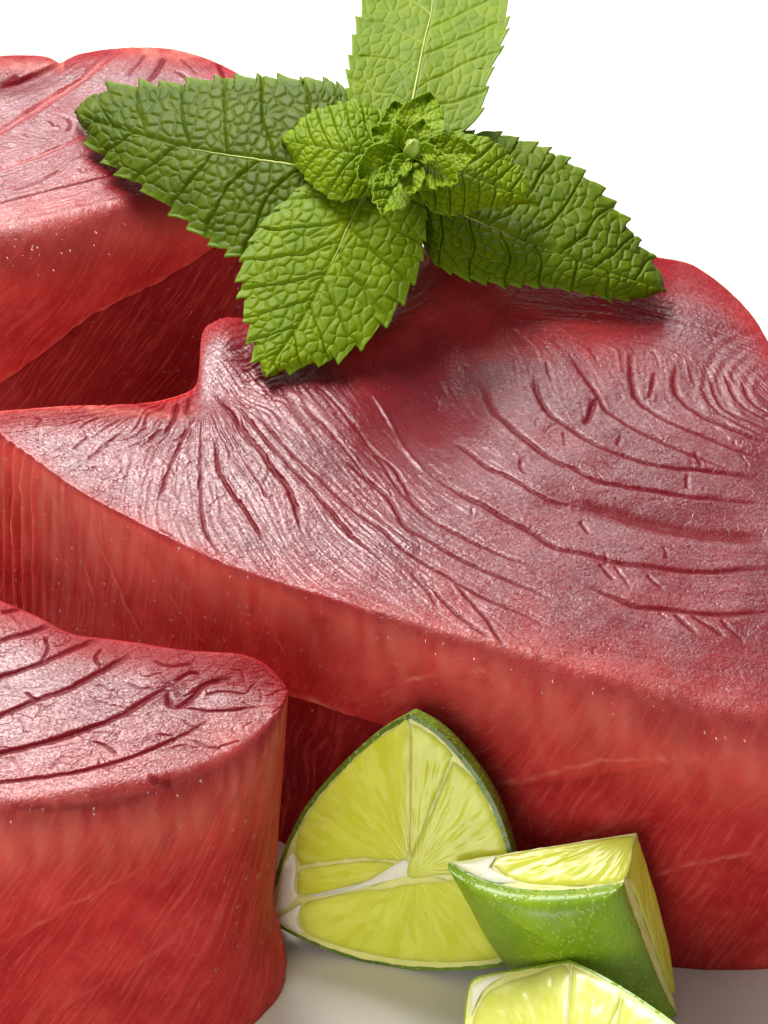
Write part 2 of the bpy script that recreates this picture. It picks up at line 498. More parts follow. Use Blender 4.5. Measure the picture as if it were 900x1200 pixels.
def build_steak(name, label, T, stations, NS, NT_, NW, grooves, seams, base_fn=None, wall_fn=None, flow_extra=(),
                lic_amp=0.10, lic_mask=None, seed=0, cracks=60, stri_ang=None):
    """stations: (front rim px, back rim px, front foot px, front radius, back radius)"""
    F = on_z([s[0] for s in stations], T)[:, :2]
    B = on_z([s[1] for s in stations], T)[:, :2]
    G = on_z([s[2] for s in stations], 0)[:, :2]
    R = np.array([[s[3], s[4]] for s in stations], float)
    allp = catmull(np.hstack([F, B, G, R]), 24)
    key = np.hstack([allp[:, 0:2], allp[:, 2:4] * 0.8])
    allp = resample(allp, NS, key)
    F, B, G, R = allp[:, 0:2], allp[:, 2:4], allp[:, 4:6], np.maximum(allp[:, 6:8], 0.3)
    for e_ in (0, -1):
        F[e_] = B[e_] = (F[e_] + B[e_]) / 2
    span = np.linalg.norm(B - F, axis=1)
    inw = (B - F) / np.maximum(span, 1e-6)[:, None]
    Rf = np.minimum(R[:, 0], 0.42 * span)
    Rb = np.minimum(R[:, 1], 0.42 * span)
    NR, NB = 14, 16
    rows, wallw, topw, hh = [], [], [], []
    # the front wall
    for j in range(NW):
        u = j / NW
        xy = G + (F - G) * u
        z = u * (T - Rf)
        rows.append(np.c_[xy, z]); wallw.append(np.ones(NS)); topw.append(np.zeros(NS))
    for j in range(NR):
        th = (j / NR) * math.pi / 2
        xy = F + inw * (Rf * (1 - math.cos(th)))[:, None]
        z = T - Rf * (1 - math.sin(th))
        rows.append(np.c_[xy, z])
        k = smooth(0.15, 1.0, np.full(NS, j / NR))
        wallw.append(1 - k); topw.append(k)
    for j in range(NT_ + 1):
        u = j / NT_
        a = F + inw * Rf[:, None]
        b = B - inw * Rb[:, None]
        rows.append(np.c_[a + (b - a) * u, np.full(NS, T)]); wallw.append(np.zeros(NS)); topw.append(np.ones(NS))
    for j in range(1, NR + 1):
        th = (1 - j / NR) * math.pi / 2
        xy = B - inw * (Rb * (1 - math.cos(th)))[:, None]
        z = T - Rb * (1 - math.sin(th))
        k = smooth(0.0, 0.85, np.full(NS, 1 - j / NR))
        rows.append(np.c_[xy, z]); wallw.append(1 - k); topw.append(k)
    for j in range(1, NB + 1):
        u = 1 - j / NB
        wb = np.exp(-(span / 12) ** 2)[:, None] * (1 - u)
        rows.append(np.c_[B - inw * np.minimum(0.5, 0.1 * span)[:, None] + (G - F) * wb, u * (T - Rb)]); wallw.append(np.ones(NS)); topw.append(np.zeros(NS))
    P = np.stack(rows, 1)                      # NS x M x 3
    Mr = P.shape[1]
    wall = np.stack(wallw, 1)
    topk = np.stack(topw, 1)
    # outward direction of the front wall
    tan = np.gradient(F, axis=0)
    tan /= np.linalg.norm(tan, axis=1)[:, None] + 1e-9
    outw = np.stack([tan[:, 1], -tan[:, 0]], -1)
    arc = np.r_[0, np.cumsum(np.linalg.norm(np.diff(F, axis=0), axis=1))]
    # ---- top relief
    XY = P[:, :, :2].reshape(-1, 2)
    tk = topk.reshape(-1)
    H = np.zeros(len(XY))
    dark = np.zeros(len(XY))
    pale = np.zeros(len(XY))
    sel = np.nonzero(tk > 0.01)[0]
    Q = XY[sel]
    h = np.zeros(len(Q)); dk = np.zeros(len(Q)); pl = np.zeros(len(Q)); rd = np.zeros(len(Q))
    lines = []
    for gi, (pts, w, d) in enumerate(grooves):
        L = on_z(pts, T)[:, :2]
        lines.append(L)
        w = w * 1.15
        idx, dist, tp, sgd = stroke(Q, L, w, wob=0.14, seed=seed * 100 + gi * 3)
        if len(idx) == 0:
            continue
        br = 0.65 + 0.7 * (vnoise(Q[idx, 0] / 4, Q[idx, 1] / 4, seed + gi) + 0.5)
        e = np.exp(-(dist / w) ** 2) * tp * br
        h[idx] -= 0.45 * d * e
        h[idx] += 0.03 * d * np.exp(-((sgd + 2.0 * w) / (1.1 * w)) ** 2) * tp * np.sign(1)
        if d > 0:
            if seed == 2 and gi < 2:
                rd[idx] = np.maximum(rd[idx], np.exp(-(dist / (1.3 * w)) ** 4) * tp)
            else:
                dk[idx] = np.maximum(dk[idx], np.clip(np.exp(-(dist / (1.45 * w)) ** 4) * tp * min(1.0, d * 2.0), 0, 0.9))
    lines += [on_z(p, T)[:, :2] for p in flow_extra]
    rr = np.random.default_rng(seed + 5)
    # short cross cracks
    lo, hi = Q.min(0), Q.max(0)
    for k in range(cracks):
        c0 = Q[rr.integers(len(Q))]
        a = rr.uniform(0, math.pi)
        pts = [c0]
        for q in range(rr.integers(2, 5)):
            a += rr.normal(0, 0.5)
            pts.append(pts[-1] + rr.uniform(0.8, 2.2) * np.array([math.cos(a), math.sin(a)]))
        w = rr.uniform(0.12, 0.24)
        idx, dist, tp, sgd = stroke(Q, pts, w, seed=seed + k, wob=0.2)
        if len(idx) == 0:
            continue
        e = np.exp(-(dist / w) ** 2) * tp
        h[idx] -= rr.uniform(0.05, 0.16) * e
        dk[idx] = np.maximum(dk[idx], 0.55 * e)
    lic = flow_lic(lo - 1, hi + 1, 0.22, lines, seed + 9)
    lic2 = flow_lic(lo - 1, hi + 1, 0.5, lines, seed + 10, length=16)
    px_top = project(np.c_[Q, np.full(len(Q), T)])
    am = np.ones(len(Q)) if lic_mask is None else lic_mask(px_top)
    lv, lv2 = lic(Q), lic2(Q)
    h += am * (lic_amp * 1.1 * lv + lic_amp * 0.8 * lv2)
    dk = np.maximum(dk, np.clip(am * 0.35 * np.clip(-lv2, 0, 1), 0, 0.4))
    h += 0.4 * vnoise(Q[:, 0] / 9, Q[:, 1] / 9, seed + 21) + 0.10 * vnoise(Q[:, 0] / 3.2, Q[:, 1] / 3.2, seed + 22)
    if base_fn is not None:
        hb, dkb, plb = base_fn(Q, px_top, T)
        h += hb
        dk = np.maximum(dk, dkb); pl = np.maximum(pl, plb)
    H[sel] = h * tk[sel]
    RD = np.zeros(len(XY)); RD[sel] = rd
    dark[sel] = dk * tk[sel]
    pale[sel] = pl * tk[sel]
    # ---- wall relief
    nfront = NW + NR
    fw = np.zeros((NS, Mr)); fw[:, :nfront] = 1
    Aidx = np.repeat(arc[:, None], Mr, 1)
    Z = P[:, :, 2]
    WQ = np.stack([Aidx[:, :nfront].ravel(), Z[:, :nfront].ravel()], -1)
    wpx = project(P[:, :nfront].reshape(-1, 3))
    D = np.zeros(len(WQ)); wd = np.zeros(len(WQ)); wp = np.zeros(len(WQ))

    def to_ah(px):
        r = []
        for q in px:
            k = np.argmin(((wpx - np.asarray(q)) ** 2).sum(1))
            r.append(WQ[k])
        return np.array(r)
    ang = np.zeros(len(WQ)) if stri_ang is None else stri_ang(wpx)
    ca = WQ[:, 0] * np.cos(ang) - WQ[:, 1] * np.sin(ang)
    cb = WQ[:, 0] * np.sin(ang) + WQ[:, 1] * np.cos(ang)
    ca = ca + 1.2 * vnoise(WQ[:, 0] / 7, WQ[:, 1] / 7, seed + 30)
    s1 = vnoise(ca / 0.62, cb / 9, seed + 31)
    s2 = vnoise(ca / 1.6, cb / 22, seed + 32)
    s3 = vnoise(ca / 0.33, cb / 4, seed + 33)
    stri_w = np.clip(s1 * 1.1 + s2 * 0.9 + s3 * 0.5, -1, 1)
    D += 0.13 * s1 + 0.22 * s2 + 0.09 * s3 + 0.9 * vnoise(WQ[:, 0] / 13, WQ[:, 1] / 16, seed + 34) + 0.25 * vnoise(WQ[:, 0] / 3.5, WQ[:, 1] / 3.5, seed + 35)
    for si, (pts, w, d, palev) in enumerate(seams):
        L = to_ah(pts)
        keep = np.r_[True, np.linalg.norm(np.diff(L, axis=0), axis=1) > 0.3]
        L = L[keep]
        if len(L) < 2:
            continue
        idx, dist, tp, sgd = stroke(WQ, L, w, wob=0.3, seed=seed * 50 + si * 3)
        if len(idx) == 0:
            continue
        br = np.clip(0.55 + 1.1 * vnoise(WQ[idx, 0] / 2.5, WQ[idx, 1] / 2.5, seed + si + 60), 0, 1.2)
        e = np.exp(-(dist / w) ** 2) * tp * br
        D[idx] += d * e
        wp[idx] = np.maximum(wp[idx], np.clip(palev * e, 0, 1))
    if wall_fn is not None:
        dd, wdk, wpl = wall_fn(WQ, wpx, T)
        D += dd
        wd = np.maximum(wd, wdk); wp = np.maximum(wp, wpl)
    kw = wall[:, :nfront]
    endf = np.clip(np.minimum(np.arange(NS), NS - 1 - np.arange(NS)) / (0.02 * NS), 0, 1)[:, None]
    D = D.reshape(NS, nfront) * kw * endf
    P[:, :nfront, :2] += outw[:, None, :] * D[:, :, None]
    dark = dark.reshape(NS, Mr); pale = pale.reshape(NS, Mr)
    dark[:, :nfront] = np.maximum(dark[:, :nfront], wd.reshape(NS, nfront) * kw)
    pale[:, :nfront] = np.maximum(pale[:, :nfront], wp.reshape(NS, nfront) * kw)
    stri = np.zeros((NS, Mr))
    stri[:, :nfront] = stri_w.reshape(NS, nfront) * kw
    df = np.linalg.norm(P[:, :, :2] - F[:, None, :], axis=2)
    db = np.linalg.norm(P[:, :, :2] - B[:, None, :], axis=2)
    nz = 1 + 0.9 * vnoise(P[:, :, 0] / 5, P[:, :, 1] / 5, seed + 44) + 0.5 * vnoise(P[:, :, 0] / 1.2, P[:, :, 1] / 1.2, seed + 45)
    sb = 4.5 * R[:, 1:2] + 3.0
    rk = np.full((NS, 1), 0.8)
    if seed == 1:
        bx = project(np.c_[B, np.full(NS, T)])[:, 0]
        rk += (1.0 * smooth(300, 400, bx) * smooth(760, 690, bx))[:, None]  # redder base colour brightens the back lip inside the leaf's shadow
        sb = np.maximum(sb, (36.0 * smooth(300, 400, bx) * smooth(840, 740, bx))[:, None])
    redb = np.clip(np.exp(-(db / sb) ** 3.5 * nz), 0, 1)
    redf = np.clip(np.exp(-(df / (2.2 * R[:, 0:1] + 1.5)) ** 1.5 * nz), 0, 1)
    red = np.maximum(redf, redb * rk)
    red = np.clip(np.maximum(red, 1.15 * RD.reshape(NS, Mr)), 0, 1.9) * topk
    sheen = (1 - 0.95 * dark) * (1 - 0.92 * redb) * (1 - 0.45 * redf)  # back lip: reflection blocked by the leaf is masked out by hand
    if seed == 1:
        sheen *= 1 - 0.66 * gauss(project(P.reshape(-1, 3)), (500, 462), 58, 62, 0.5).reshape(NS, Mr)  # softbox reflection also painted down over the dent
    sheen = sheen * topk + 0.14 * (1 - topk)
    fib = np.zeros((NS, Mr, 3))
    fib[:, :nfront, 0] = ca.reshape(NS, nfront)
    fib[:, :nfront, 1] = cb.reshape(NS, nfront)
    P[:, :, 2] += H.reshape(NS, Mr)
    P[:, :, 2] = np.maximum(P[:, :, 2], 0.02)
    Fq = grid_faces(NS, Mr, wrap_m=True)
    V = P.reshape(-1, 3)
    org = np.array([F[:, 0].mean(), (F[:, 1].mean() + B[:, 1].mean()) / 2, 0.0])
    root = thing(name, label, 'tuna steak', org, 'raw tuna steaks on the white table')
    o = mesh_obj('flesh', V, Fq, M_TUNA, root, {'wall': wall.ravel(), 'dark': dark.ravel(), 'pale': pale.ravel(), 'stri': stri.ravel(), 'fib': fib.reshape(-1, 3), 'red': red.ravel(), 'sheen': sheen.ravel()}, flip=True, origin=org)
    return root


def gauss(px, c, sx, sy, rot=0.0):
    dx, dy = px[:, 0] - c[0], px[:, 1] - c[1]
    cr, sr = math.cos(rot), math.sin(rot)
    a, b = dx * cr + dy * sr, -dx * sr + dy * cr
    return np.exp(-(a / sx) ** 2 - (b / sy) ** 2)


# ---- the big middle steak
MID = [
    ((-42, 485), (-42, 484), (-44, 765), 0.6, 0.6),
    ((-32, 493), (-28, 482), (-34, 775), 1.0, 1.0),
    ((0, 513), (5, 483), (0, 795), 1.6, 1.2),
    ((50, 549), (50, 481), (48, 830), 1.8, 1.2),
    ((100, 583), (100, 478), (98, 862), 1.8, 1.2),
    ((150, 610), (140, 474), (148, 888), 1.8, 1.2),
    ((200, 636), (180, 466), (198, 915), 1.8, 1.2),
    ((250, 659), (210, 458), (248, 942), 2.2, 1.2),
    ((290, 675), (228, 449), (288, 972), 2.5, 1.0),
    ((315, 684), (233, 430), (314, 992), 2.8, 0.8),
    ((340, 693), (235, 402), (340, 1012), 3.2, 0.8),
    ((370, 703), (241, 384), (372, 1028), 3.5, 1.2),
    ((410, 717), (262, 374), (412, 1045), 4.0, 1.6),
    ((450, 730), (310, 366), (455, 1058), 4.5, 2.0),
    ((500, 746), (400, 338), (508, 1072), 5.0, 2.5),
    ((560, 766), (500, 300), (570, 1088), 6.0, 1.2),
    ((640, 795), (600, 304), (650, 1113), 7.5, 1.2),
    ((720, 820), (690, 300), (728, 1130), 9.0, 1.2),
    ((790, 842), (765, 297), (800, 1139), 10.0, 3.5),
    ((850, 860), (806, 302), (860, 1140), 10.0, 3.5),
    ((905, 872), (846, 327), (912, 1138), 10.0, 3.5),
    ((945, 872), (881, 363), (952, 1130), 9.0, 3.5),
    ((972, 855), (906, 405), (980, 1105), 8.0, 3.5),
    ((988, 825), (938, 460), (996, 1068), 7.0, 3.5),
    ((997, 785), (967, 530), (1005, 1020), 6.0, 3.5),
    ((1001, 740), (989, 610), (1009, 980), 5.0, 3.5),
    ((1002, 690), (1002, 680), (1010, 940), 3.0, 3.0),
]
MID_G = [
    ([(250, 455), (264, 477), (283, 504), (303, 529), (319, 552), (336, 571), (347, 597), (352, 622)], 0.42, 0.85),
    ([(253, 520), (257, 552), (269, 574), (281, 590), (294, 610), (310, 637)], 0.30, 0.55),
    ([(236, 510), (235, 554), (236, 595), (242, 625), (258, 648)], 0.26, 0.45),
    ([(230, 480), (217, 508), (200, 545), (185, 588)], 0.28, 0.45),
    ([(284, 540), (292, 552), (305, 571), (314, 585), (323, 581)], 0.22, 0.4),
    ([(290, 470), (303, 488), (319, 510), (344, 538), (378, 565), (404, 590), (425, 605), (450, 624), (472, 644), (494, 658), (522, 674), (555, 694), (589, 710), (622, 724), (655, 742)], 0.28, 0.5),
    ([(270, 470), (300, 505), (333, 543), (355, 565), (378, 588), (397, 610), (417, 633), (439, 650), (460, 669)], 0.30, 0.6),
    ([(405, 538), (428, 560), (455, 582), (475, 616), (503, 633), (525, 647), (555, 662), (583, 674), (617, 688), (652, 703)], 0.36, 0.6),
    ([(417, 510), (442, 529), (464, 549), (483, 585), (505, 608), (533, 624), (567, 641), (600, 655), (640, 668)], 0.34, 0.55),
    ([(505, 552), (520, 563), (545, 580), (570, 594), (594, 608), (622, 622), (650, 640), (678, 647), (706, 654), (733, 661), (775, 666), (806, 669), (850, 669), (905, 667)], 0.55, 0.8),
    ([(528, 508), (550, 527), (572, 546), (594, 557), (622, 574), (650, 588), (680, 592)], 0.42, 0.7),
    ([(670, 592), (715, 598), (745, 607), (790, 618), (840, 625), (910, 628)], 1.5, 0.7),
    ([(553, 425), (567, 452), (575, 477), (594, 496), (617, 516), (650, 540), (672, 549), (700, 563), (733, 570), (767, 575), (806, 582), (844, 585), (905, 593)], 0.48, 0.8),
    ([(627, 436), (628, 450), (634, 470), (648, 488), (672, 504), (700, 521), (728, 532), (761, 543), (794, 549), (828, 552), (867, 557), (905, 565)], 0.45, 0.75),
    ([(665, 412), (683, 438), (700, 463), (708, 477), (733, 496), (761, 511), (789, 524), (822, 538), (861, 552)], 0.42, 0.6),
    ([(699, 466), (693, 482), (686, 498)], 0.42, 0.8),
    ([(740, 414), (740, 441), (747, 466), (769, 485), (794, 499), (828, 513), (861, 527), (905, 540)], 0.42, 0.65),
    ([(768, 436), (763, 460), (757, 468)], 0.28, 0.5),
    ([(793, 425), (790, 452), (800, 471), (822, 488), (856, 504), (905, 523)], 0.45, 0.6),
    ([(819, 450), (836, 479), (864, 499), (905, 516)], 0.3, 0.4),
    ([(831, 440), (842, 474), (861, 490), (905, 508)], 0.3, 0.5),
    ([(850, 440), (860, 468), (878, 485), (905, 498)], 0.28, 0.45),
    ([(869, 452), (881, 476), (905, 490)], 0.28, 0.45),
    ([(690, 686), (719, 699), (747, 711), (783, 714), (817, 719), (850, 721), (905, 719)], 0.5, 0.6),
    ([(703, 661), (719, 680)], 0.25, 0.5), ([(758, 674), (778, 691)], 0.25, 0.4), ([(789, 719), (817, 744)], 0.28, 0.5),
    ([(811, 722), (850, 747)], 0.28, 0.5), ([(844, 727), (872, 752)], 0.28, 0.4), ([(720, 663), (740, 690)], 0.22, 0.35),
    ([(533, 683), (567, 722), (592, 760)], 0.3, 0.45), ([(505, 688), (525, 710), (555, 735), (578, 749)], 0.3, 0.4),
    ([(480, 668), (500, 692), (515, 712)], 0.26, 0.35),
    ([(142, 507), (122, 524), (100, 541)], 0.28, 0.35), ([(105, 510), (86, 527)], 0.25, 0.3), ([(192, 500), (172, 519)], 0.28, 0.4),
    ([(209, 465), (203, 490), (193, 510)], 0.35, 0.6), ([(221, 460), (217, 482)], 0.3, 0.5),
    ([(350, 470), (385, 505), (420, 545), (440, 575)], 0.26, 0.4), ([(330, 455), (350, 490), (380, 530)], 0.26, 0.4),
    ([(360, 440), (400, 480), (440, 530), (470, 575), (500, 605)], 0.3, 0.45),
    ([(436, 454), (455, 482), (478, 524), (503, 556)], 0.35, -0.45),
    ([(640, 425), (646, 446)], 0.22, 0.35), ([(610, 536), (611, 552), (619, 556)], 0.22, 0.45),
    ([(815, 530), (823, 548)], 0.25, 0.5), ([(806, 555), (805, 572)], 0.25, 0.45), ([(727, 510), (724, 522)], 0.25, 0.45),
    ([(681, 608), (690, 625)], 0.25, 0.45), ([(778, 640), (783, 655)], 0.22, 0.4), ([(660, 505), (663, 525)], 0.2, 0.3),
]
MID_FLOW = [[(600, 340), (700, 350), (800, 365), (890, 395)], [(620, 370), (720, 375), (800, 385), (900, 420)], [(650, 395), (760, 400), (850, 412), (900, 440)],
            [(245, 395), (290, 420), (330, 460)], [(240, 430), (280, 470)], [(5, 490), (100, 486), (180, 474)], [(60, 545), (130, 520), (170, 500)],
            [(560, 345), (520, 380), (450, 400), (420, 440)], [(400, 690), (500, 725), (600, 765)], [(650, 775), (760, 800), (900, 830)], [(640, 750), (760, 770), (900, 790)]]
MID_S = [
    ([(14, 530), (16, 570), (18, 640)], 0.55, 0.5, 0.55), ([(28, 540), (32, 600), (34, 660)], 0.5, 0.5, 0.6), ([(40, 545), (43, 590), (46, 650)], 0.6, 0.6, 0.5),
    ([(3, 520), (4, 560), (6, 630)], 0.5, 0.5, 0.5),
    ([(60, 562), (66, 610), (74, 660)], 0.8, 0.4, 0.45), ([(78, 580), (85, 615), (98, 660), (112, 715)], 0.5, 0.35, 0.65), ([(102, 592), (110, 625), (125, 660), (140, 690), (165, 750)], 0.45, 0.35, 0.6),
    ([(115, 600), (120, 635), (134, 670)], 0.4, 0.3, 0.6), ([(195, 690), (220, 725), (242, 755)], 0.35, 0.25, 0.6), ([(295, 695), (320, 740), (352, 800)], 0.32, 0.2, 0.5),
    ([(170, 650), (190, 690), (205, 720)], 0.3, 0.2, 0.3),
    ([(588, 782), (555, 786), (519, 790), (480, 797), (442, 818)], 0.35, 0.3, 0.6),
    ([(571, 922), (633, 908), (687, 893), (740, 890), (793, 884), (838, 883), (895, 880)], 0.45, 0.35, 0.55),
    ([(760, 1030), (811, 1014), (895, 1000)], 0.4, 0.3, 0.4), ([(600, 1010), (680, 985), (740, 960)], 0.4, 0.2, 0.25),
    ([(335, 812), (370, 822), (392, 831), (415, 840)], 0.4, 0.5, 0.8),
]


def mid_base(Q, px, T):
    h = -3.2 * gauss(px, (500, 462), 62, 66, 0.5) + 1.6 * gauss(px, (445, 395), 50, 26, -0.3)
    h += 1.5 * gauss(px, (262, 405), 26, 40) - 1.6 * gauss(px, (205, 470), 60, 22, -0.1) + 0.9 * gauss(px, (330, 520), 70, 60)
    h += 1.3 * gauss(px, (80, 478), 130, 22) + 3.4 * smooth(440, 288, px[:, 1]) * smooth(430, 520, px[:, 0]) * smooth(800, 690, px[:, 0])
    h += 0.8 * gauss(px, (880, 480), 60, 40) - 0.6 * gauss(px, (790, 610), 140, 18, 0.1)
    # the wrinkled skin-like pleats that fan out of the notch
    r = np.hypot(px[:, 0] - 236, (px[:, 1] - 440))
    a = np.arctan2(px[:, 1] - 440, px[:, 0] - 236)
    a = a + 0.25 * vnoise(px[:, 0] / 22, px[:, 1] / 22, 76)
    pl = vnoise(a * 24, r / 70, 71) * 0.9 + vnoise(a * 55, r / 40, 72) * 0.4
    h += pl * 0.55 * np.exp(-(r / 120) ** 2) * smooth(15, 75, r)
    # tight contour wrinkles on the round right end
    rr_ = np.hypot(px[:, 0] - 905, (px[:, 1] - 455) * 1.2)
    h += 0.09 * np.sin(rr_ / 2.6 + 5 * vnoise(px[:, 0] / 40, px[:, 1] / 40, 73)) * smooth(130, 60, rr_) * (0.5 + vnoise(px[:, 0] / 14, px[:, 1] / 14, 74))
    dk = 0.42 * smooth(0.2, 0.85, gauss(px, (500, 462), 66, 74, 0.5) + 0.25 * vnoise(px[:, 0] / 14, px[:, 1] / 14, 77))
    pl = 0.35 * smooth(60, 0, np.abs(px[:, 1] - (700 + (px[:, 0] - 400) * 0.30) - 20)) * smooth(350, 520, px[:, 0])
    pl = np.maximum(pl, 0.35 * smooth(10, 0, np.abs(px[:, 1] - 484)) * (px[:, 0] < 215))
    pl *= 0.6 + vnoise(px[:, 0] / 9, px[:, 1] / 5, 75)
    return h, dk, np.clip(pl, 0, 1)


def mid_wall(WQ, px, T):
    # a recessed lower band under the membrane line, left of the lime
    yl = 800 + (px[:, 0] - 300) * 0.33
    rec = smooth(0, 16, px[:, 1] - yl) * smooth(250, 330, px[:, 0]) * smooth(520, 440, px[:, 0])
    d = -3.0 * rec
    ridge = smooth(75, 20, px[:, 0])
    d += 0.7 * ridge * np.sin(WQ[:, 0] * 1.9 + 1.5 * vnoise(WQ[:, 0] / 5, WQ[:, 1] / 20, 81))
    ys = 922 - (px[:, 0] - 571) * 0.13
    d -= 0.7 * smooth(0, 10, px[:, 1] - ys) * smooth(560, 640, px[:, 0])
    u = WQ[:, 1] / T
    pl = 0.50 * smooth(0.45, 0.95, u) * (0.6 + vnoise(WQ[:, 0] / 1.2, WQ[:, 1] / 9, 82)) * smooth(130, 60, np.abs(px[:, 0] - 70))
    pl = np.maximum(pl, 0.36 * smooth(0.6, 1.0, u) * (0.8 + vnoise(WQ[:, 0] / 2, WQ[:, 1] / 5, 83)))  # painted glow: paler colour below the rim, as if light came through
    dk = 0.55 * rec + 0.35 * smooth(0.75, 0.3, u) * smooth(430, 330, px[:, 0])  # painted shade: darker colour in the recess and down the left wall
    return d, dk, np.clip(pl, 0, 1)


def mid_lic(px):
    m = 0.55 + 0.9 * gauss(px, (310, 490), 110, 80) + 0.9 * gauss(px, (800, 380), 130, 40) + 0.4 * gauss(px, (470, 640), 120, 60, 0.5)
    return m * (1 - 0.45 * gauss(px, (500, 460), 55, 65, 0.4))


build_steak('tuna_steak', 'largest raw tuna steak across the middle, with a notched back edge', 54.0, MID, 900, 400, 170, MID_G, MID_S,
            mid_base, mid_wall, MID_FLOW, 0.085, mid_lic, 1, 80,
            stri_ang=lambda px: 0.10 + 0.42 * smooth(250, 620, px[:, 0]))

# ---- the back left steak
BACK = [
    ((-172, 190), (-172, 186), (-172, 500), 1.0, 1.0),
    ((-150, 250), (-152, 140), (-150, 550), 8, 2.5),
    ((-100, 282), (-110, 105), (-100, 585), 12, 2.5),
    ((-50, 290), (-50, 72), (-50, 600), 13, 2.5),
    ((0, 290), (0, 62), (0, 602), 13, 2.5),
    ((36, 286), (38, 62), (36, 600), 13, 1.5),
    ((48, 284), (58, 65), (48, 598), 13, 1.2),
    ((60, 281), (70, 71), (60, 597), 13, 1.2),
    ((72, 278), (82, 66), (72, 595), 13, 1.5),
    ((100, 270), (100, 59), (100, 588), 12, 2.5),
    ((150, 257), (150, 54), (150, 572), 11, 2.5),
    ((200, 247), (200, 54), (205, 555), 10, 2.5),
    ((245, 240), (245, 66), (250, 535), 9, 2.5),
    ((285, 232), (285, 86), (285, 518), 7, 2.5),
    ((315, 212), (315, 110), (312, 495), 5, 2.5),
    ((333, 180), (333, 140), (330, 465), 3, 2.5),
    ((338, 160), (338, 158), (336, 440), 1, 1),
]
BACK_G = [
    ([(-60, 185), (-30, 170), (0, 153), (32, 133), (64, 112), (93, 95), (113, 80), (142, 58)], 1.0, 1.0),
    ([(-60, 212), (0, 198), (32, 188), (64, 175), (97, 159), (150, 130), (200, 100)], 0.45, 0.6),
    ([(-50, 247), (0, 237), (48, 225), (97, 214), (139, 203), (200, 180)], 0.32, 0.5),
    ([(173, 98), (185, 82), (194, 68)], 0.6, 0.7), ([(205, 83), (220, 91), (240, 100)], 0.4, 0.5), ([(148, 92), (160, 80), (171, 66)], 0.35, 0.4),
    ([(212, 70), (232, 88)], 0.3, 0.4), ([(255, 72), (262, 92)], 0.35, 0.5), ([(56, 140), (64, 147), (72, 146)], 0.25, 0.5),
    ([(72, 138), (80, 140), (82, 148), (76, 154)], 0.28, 0.6), ([(26, 155), (32, 160), (38, 161)], 0.25, 0.4), ([(92, 196), (98, 203), (104, 196)], 0.22, 0.4),
    ([(0, 260), (70, 246), (150, 228)], 0.3, 0.2), ([(-30, 112), (5, 98), (40, 84), (72, 72)], 0.7, 1.2), ([(0, 98), (14, 92), (26, 86)], 1.2, 0.8),
    ([(10, 225), (40, 215), (70, 200)], 0.3, 0.3), ([(80, 190), (110, 178)], 0.25, 0.25),
]
BACK_S = [
    ([(0, 450), (35, 425), (70, 395), (100, 372), (140, 350), (190, 327), (225, 305), (250, 290)], 0.5, 0.6, 0.35),
    ([(180, 330), (190, 325), (196, 320)], 0.7, 0.4, 0.5),
    ([(0, 380), (30, 360), (60, 345)], 0.4, 0.2, 0.15),
]


def back_base(Q, px, T):
    h = 0.8 * gauss(px, (150, 70), 60, 20) - 1.0 * gauss(px, (30, 90), 40, 12, -0.3)
    pl = 0.5 * smooth(24, 4, px[:, 1] - 56) * smooth(120, 180, px[:, 0]) + 0.45 * smooth(10, 0, np.abs(px[:, 1] - 75)) * (px[:, 0] < 75)
    pl = np.maximum(pl, 0.28 * smooth(225, 262, px[:, 1]))
    return h, np.zeros(len(px)), np.clip(pl * (0.7 + vnoise(px[:, 0] / 9, px[:, 1] / 5, 91)), 0, 1)


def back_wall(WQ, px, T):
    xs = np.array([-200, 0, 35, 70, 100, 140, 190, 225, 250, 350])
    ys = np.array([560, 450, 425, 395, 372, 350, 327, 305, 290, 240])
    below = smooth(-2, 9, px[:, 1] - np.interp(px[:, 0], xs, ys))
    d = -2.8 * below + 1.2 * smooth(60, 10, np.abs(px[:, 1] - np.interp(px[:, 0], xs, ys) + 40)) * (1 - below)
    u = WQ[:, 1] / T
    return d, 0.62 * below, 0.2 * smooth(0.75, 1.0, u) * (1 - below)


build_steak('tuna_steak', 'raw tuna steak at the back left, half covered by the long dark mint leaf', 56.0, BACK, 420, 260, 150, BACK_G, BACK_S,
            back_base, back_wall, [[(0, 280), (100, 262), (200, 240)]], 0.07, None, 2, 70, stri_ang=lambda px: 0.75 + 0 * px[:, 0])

# ---- the front left steak
FRONT = [
    ((-215, 772), (-215, 766), (-215, 1080), 1.0, 1.0),
    ((-200, 850), (-200, 715), (-200, 1160), 4, 2),
    ((-160, 915), (-160, 688), (-160, 1225), 6, 2),
    ((-100, 952), (-100, 678), (-100, 1265), 7, 2),
    ((-50, 962), (-50, 684), (-50, 1278), 7, 2),
    ((0, 964), (0, 698), (0, 1280), 7, 2),
    ((50, 960), (40, 715), (50, 1276), 7, 2),
    ((100, 954), (80, 736), (100, 1268), 7, 2),
    ((150, 946), (125, 744), (150, 1258), 7, 2),
    ((200, 934), (170, 750), (202, 1243), 6.5, 2),
    ((245, 917), (212, 758), (250, 1226), 6, 2),
    ((280, 897), (250, 764), (285, 1204), 5.5, 2),
    ((308, 873), (285, 769), (309, 1174), 4.5, 2),
    ((326, 848), (312, 779), (319, 1148), 3.5, 2),
    ((335, 826), (330, 795), (319, 1124), 2.0, 1.6),
    ((338, 812), (338, 810), (317, 1108), 1.0, 1.0),
]
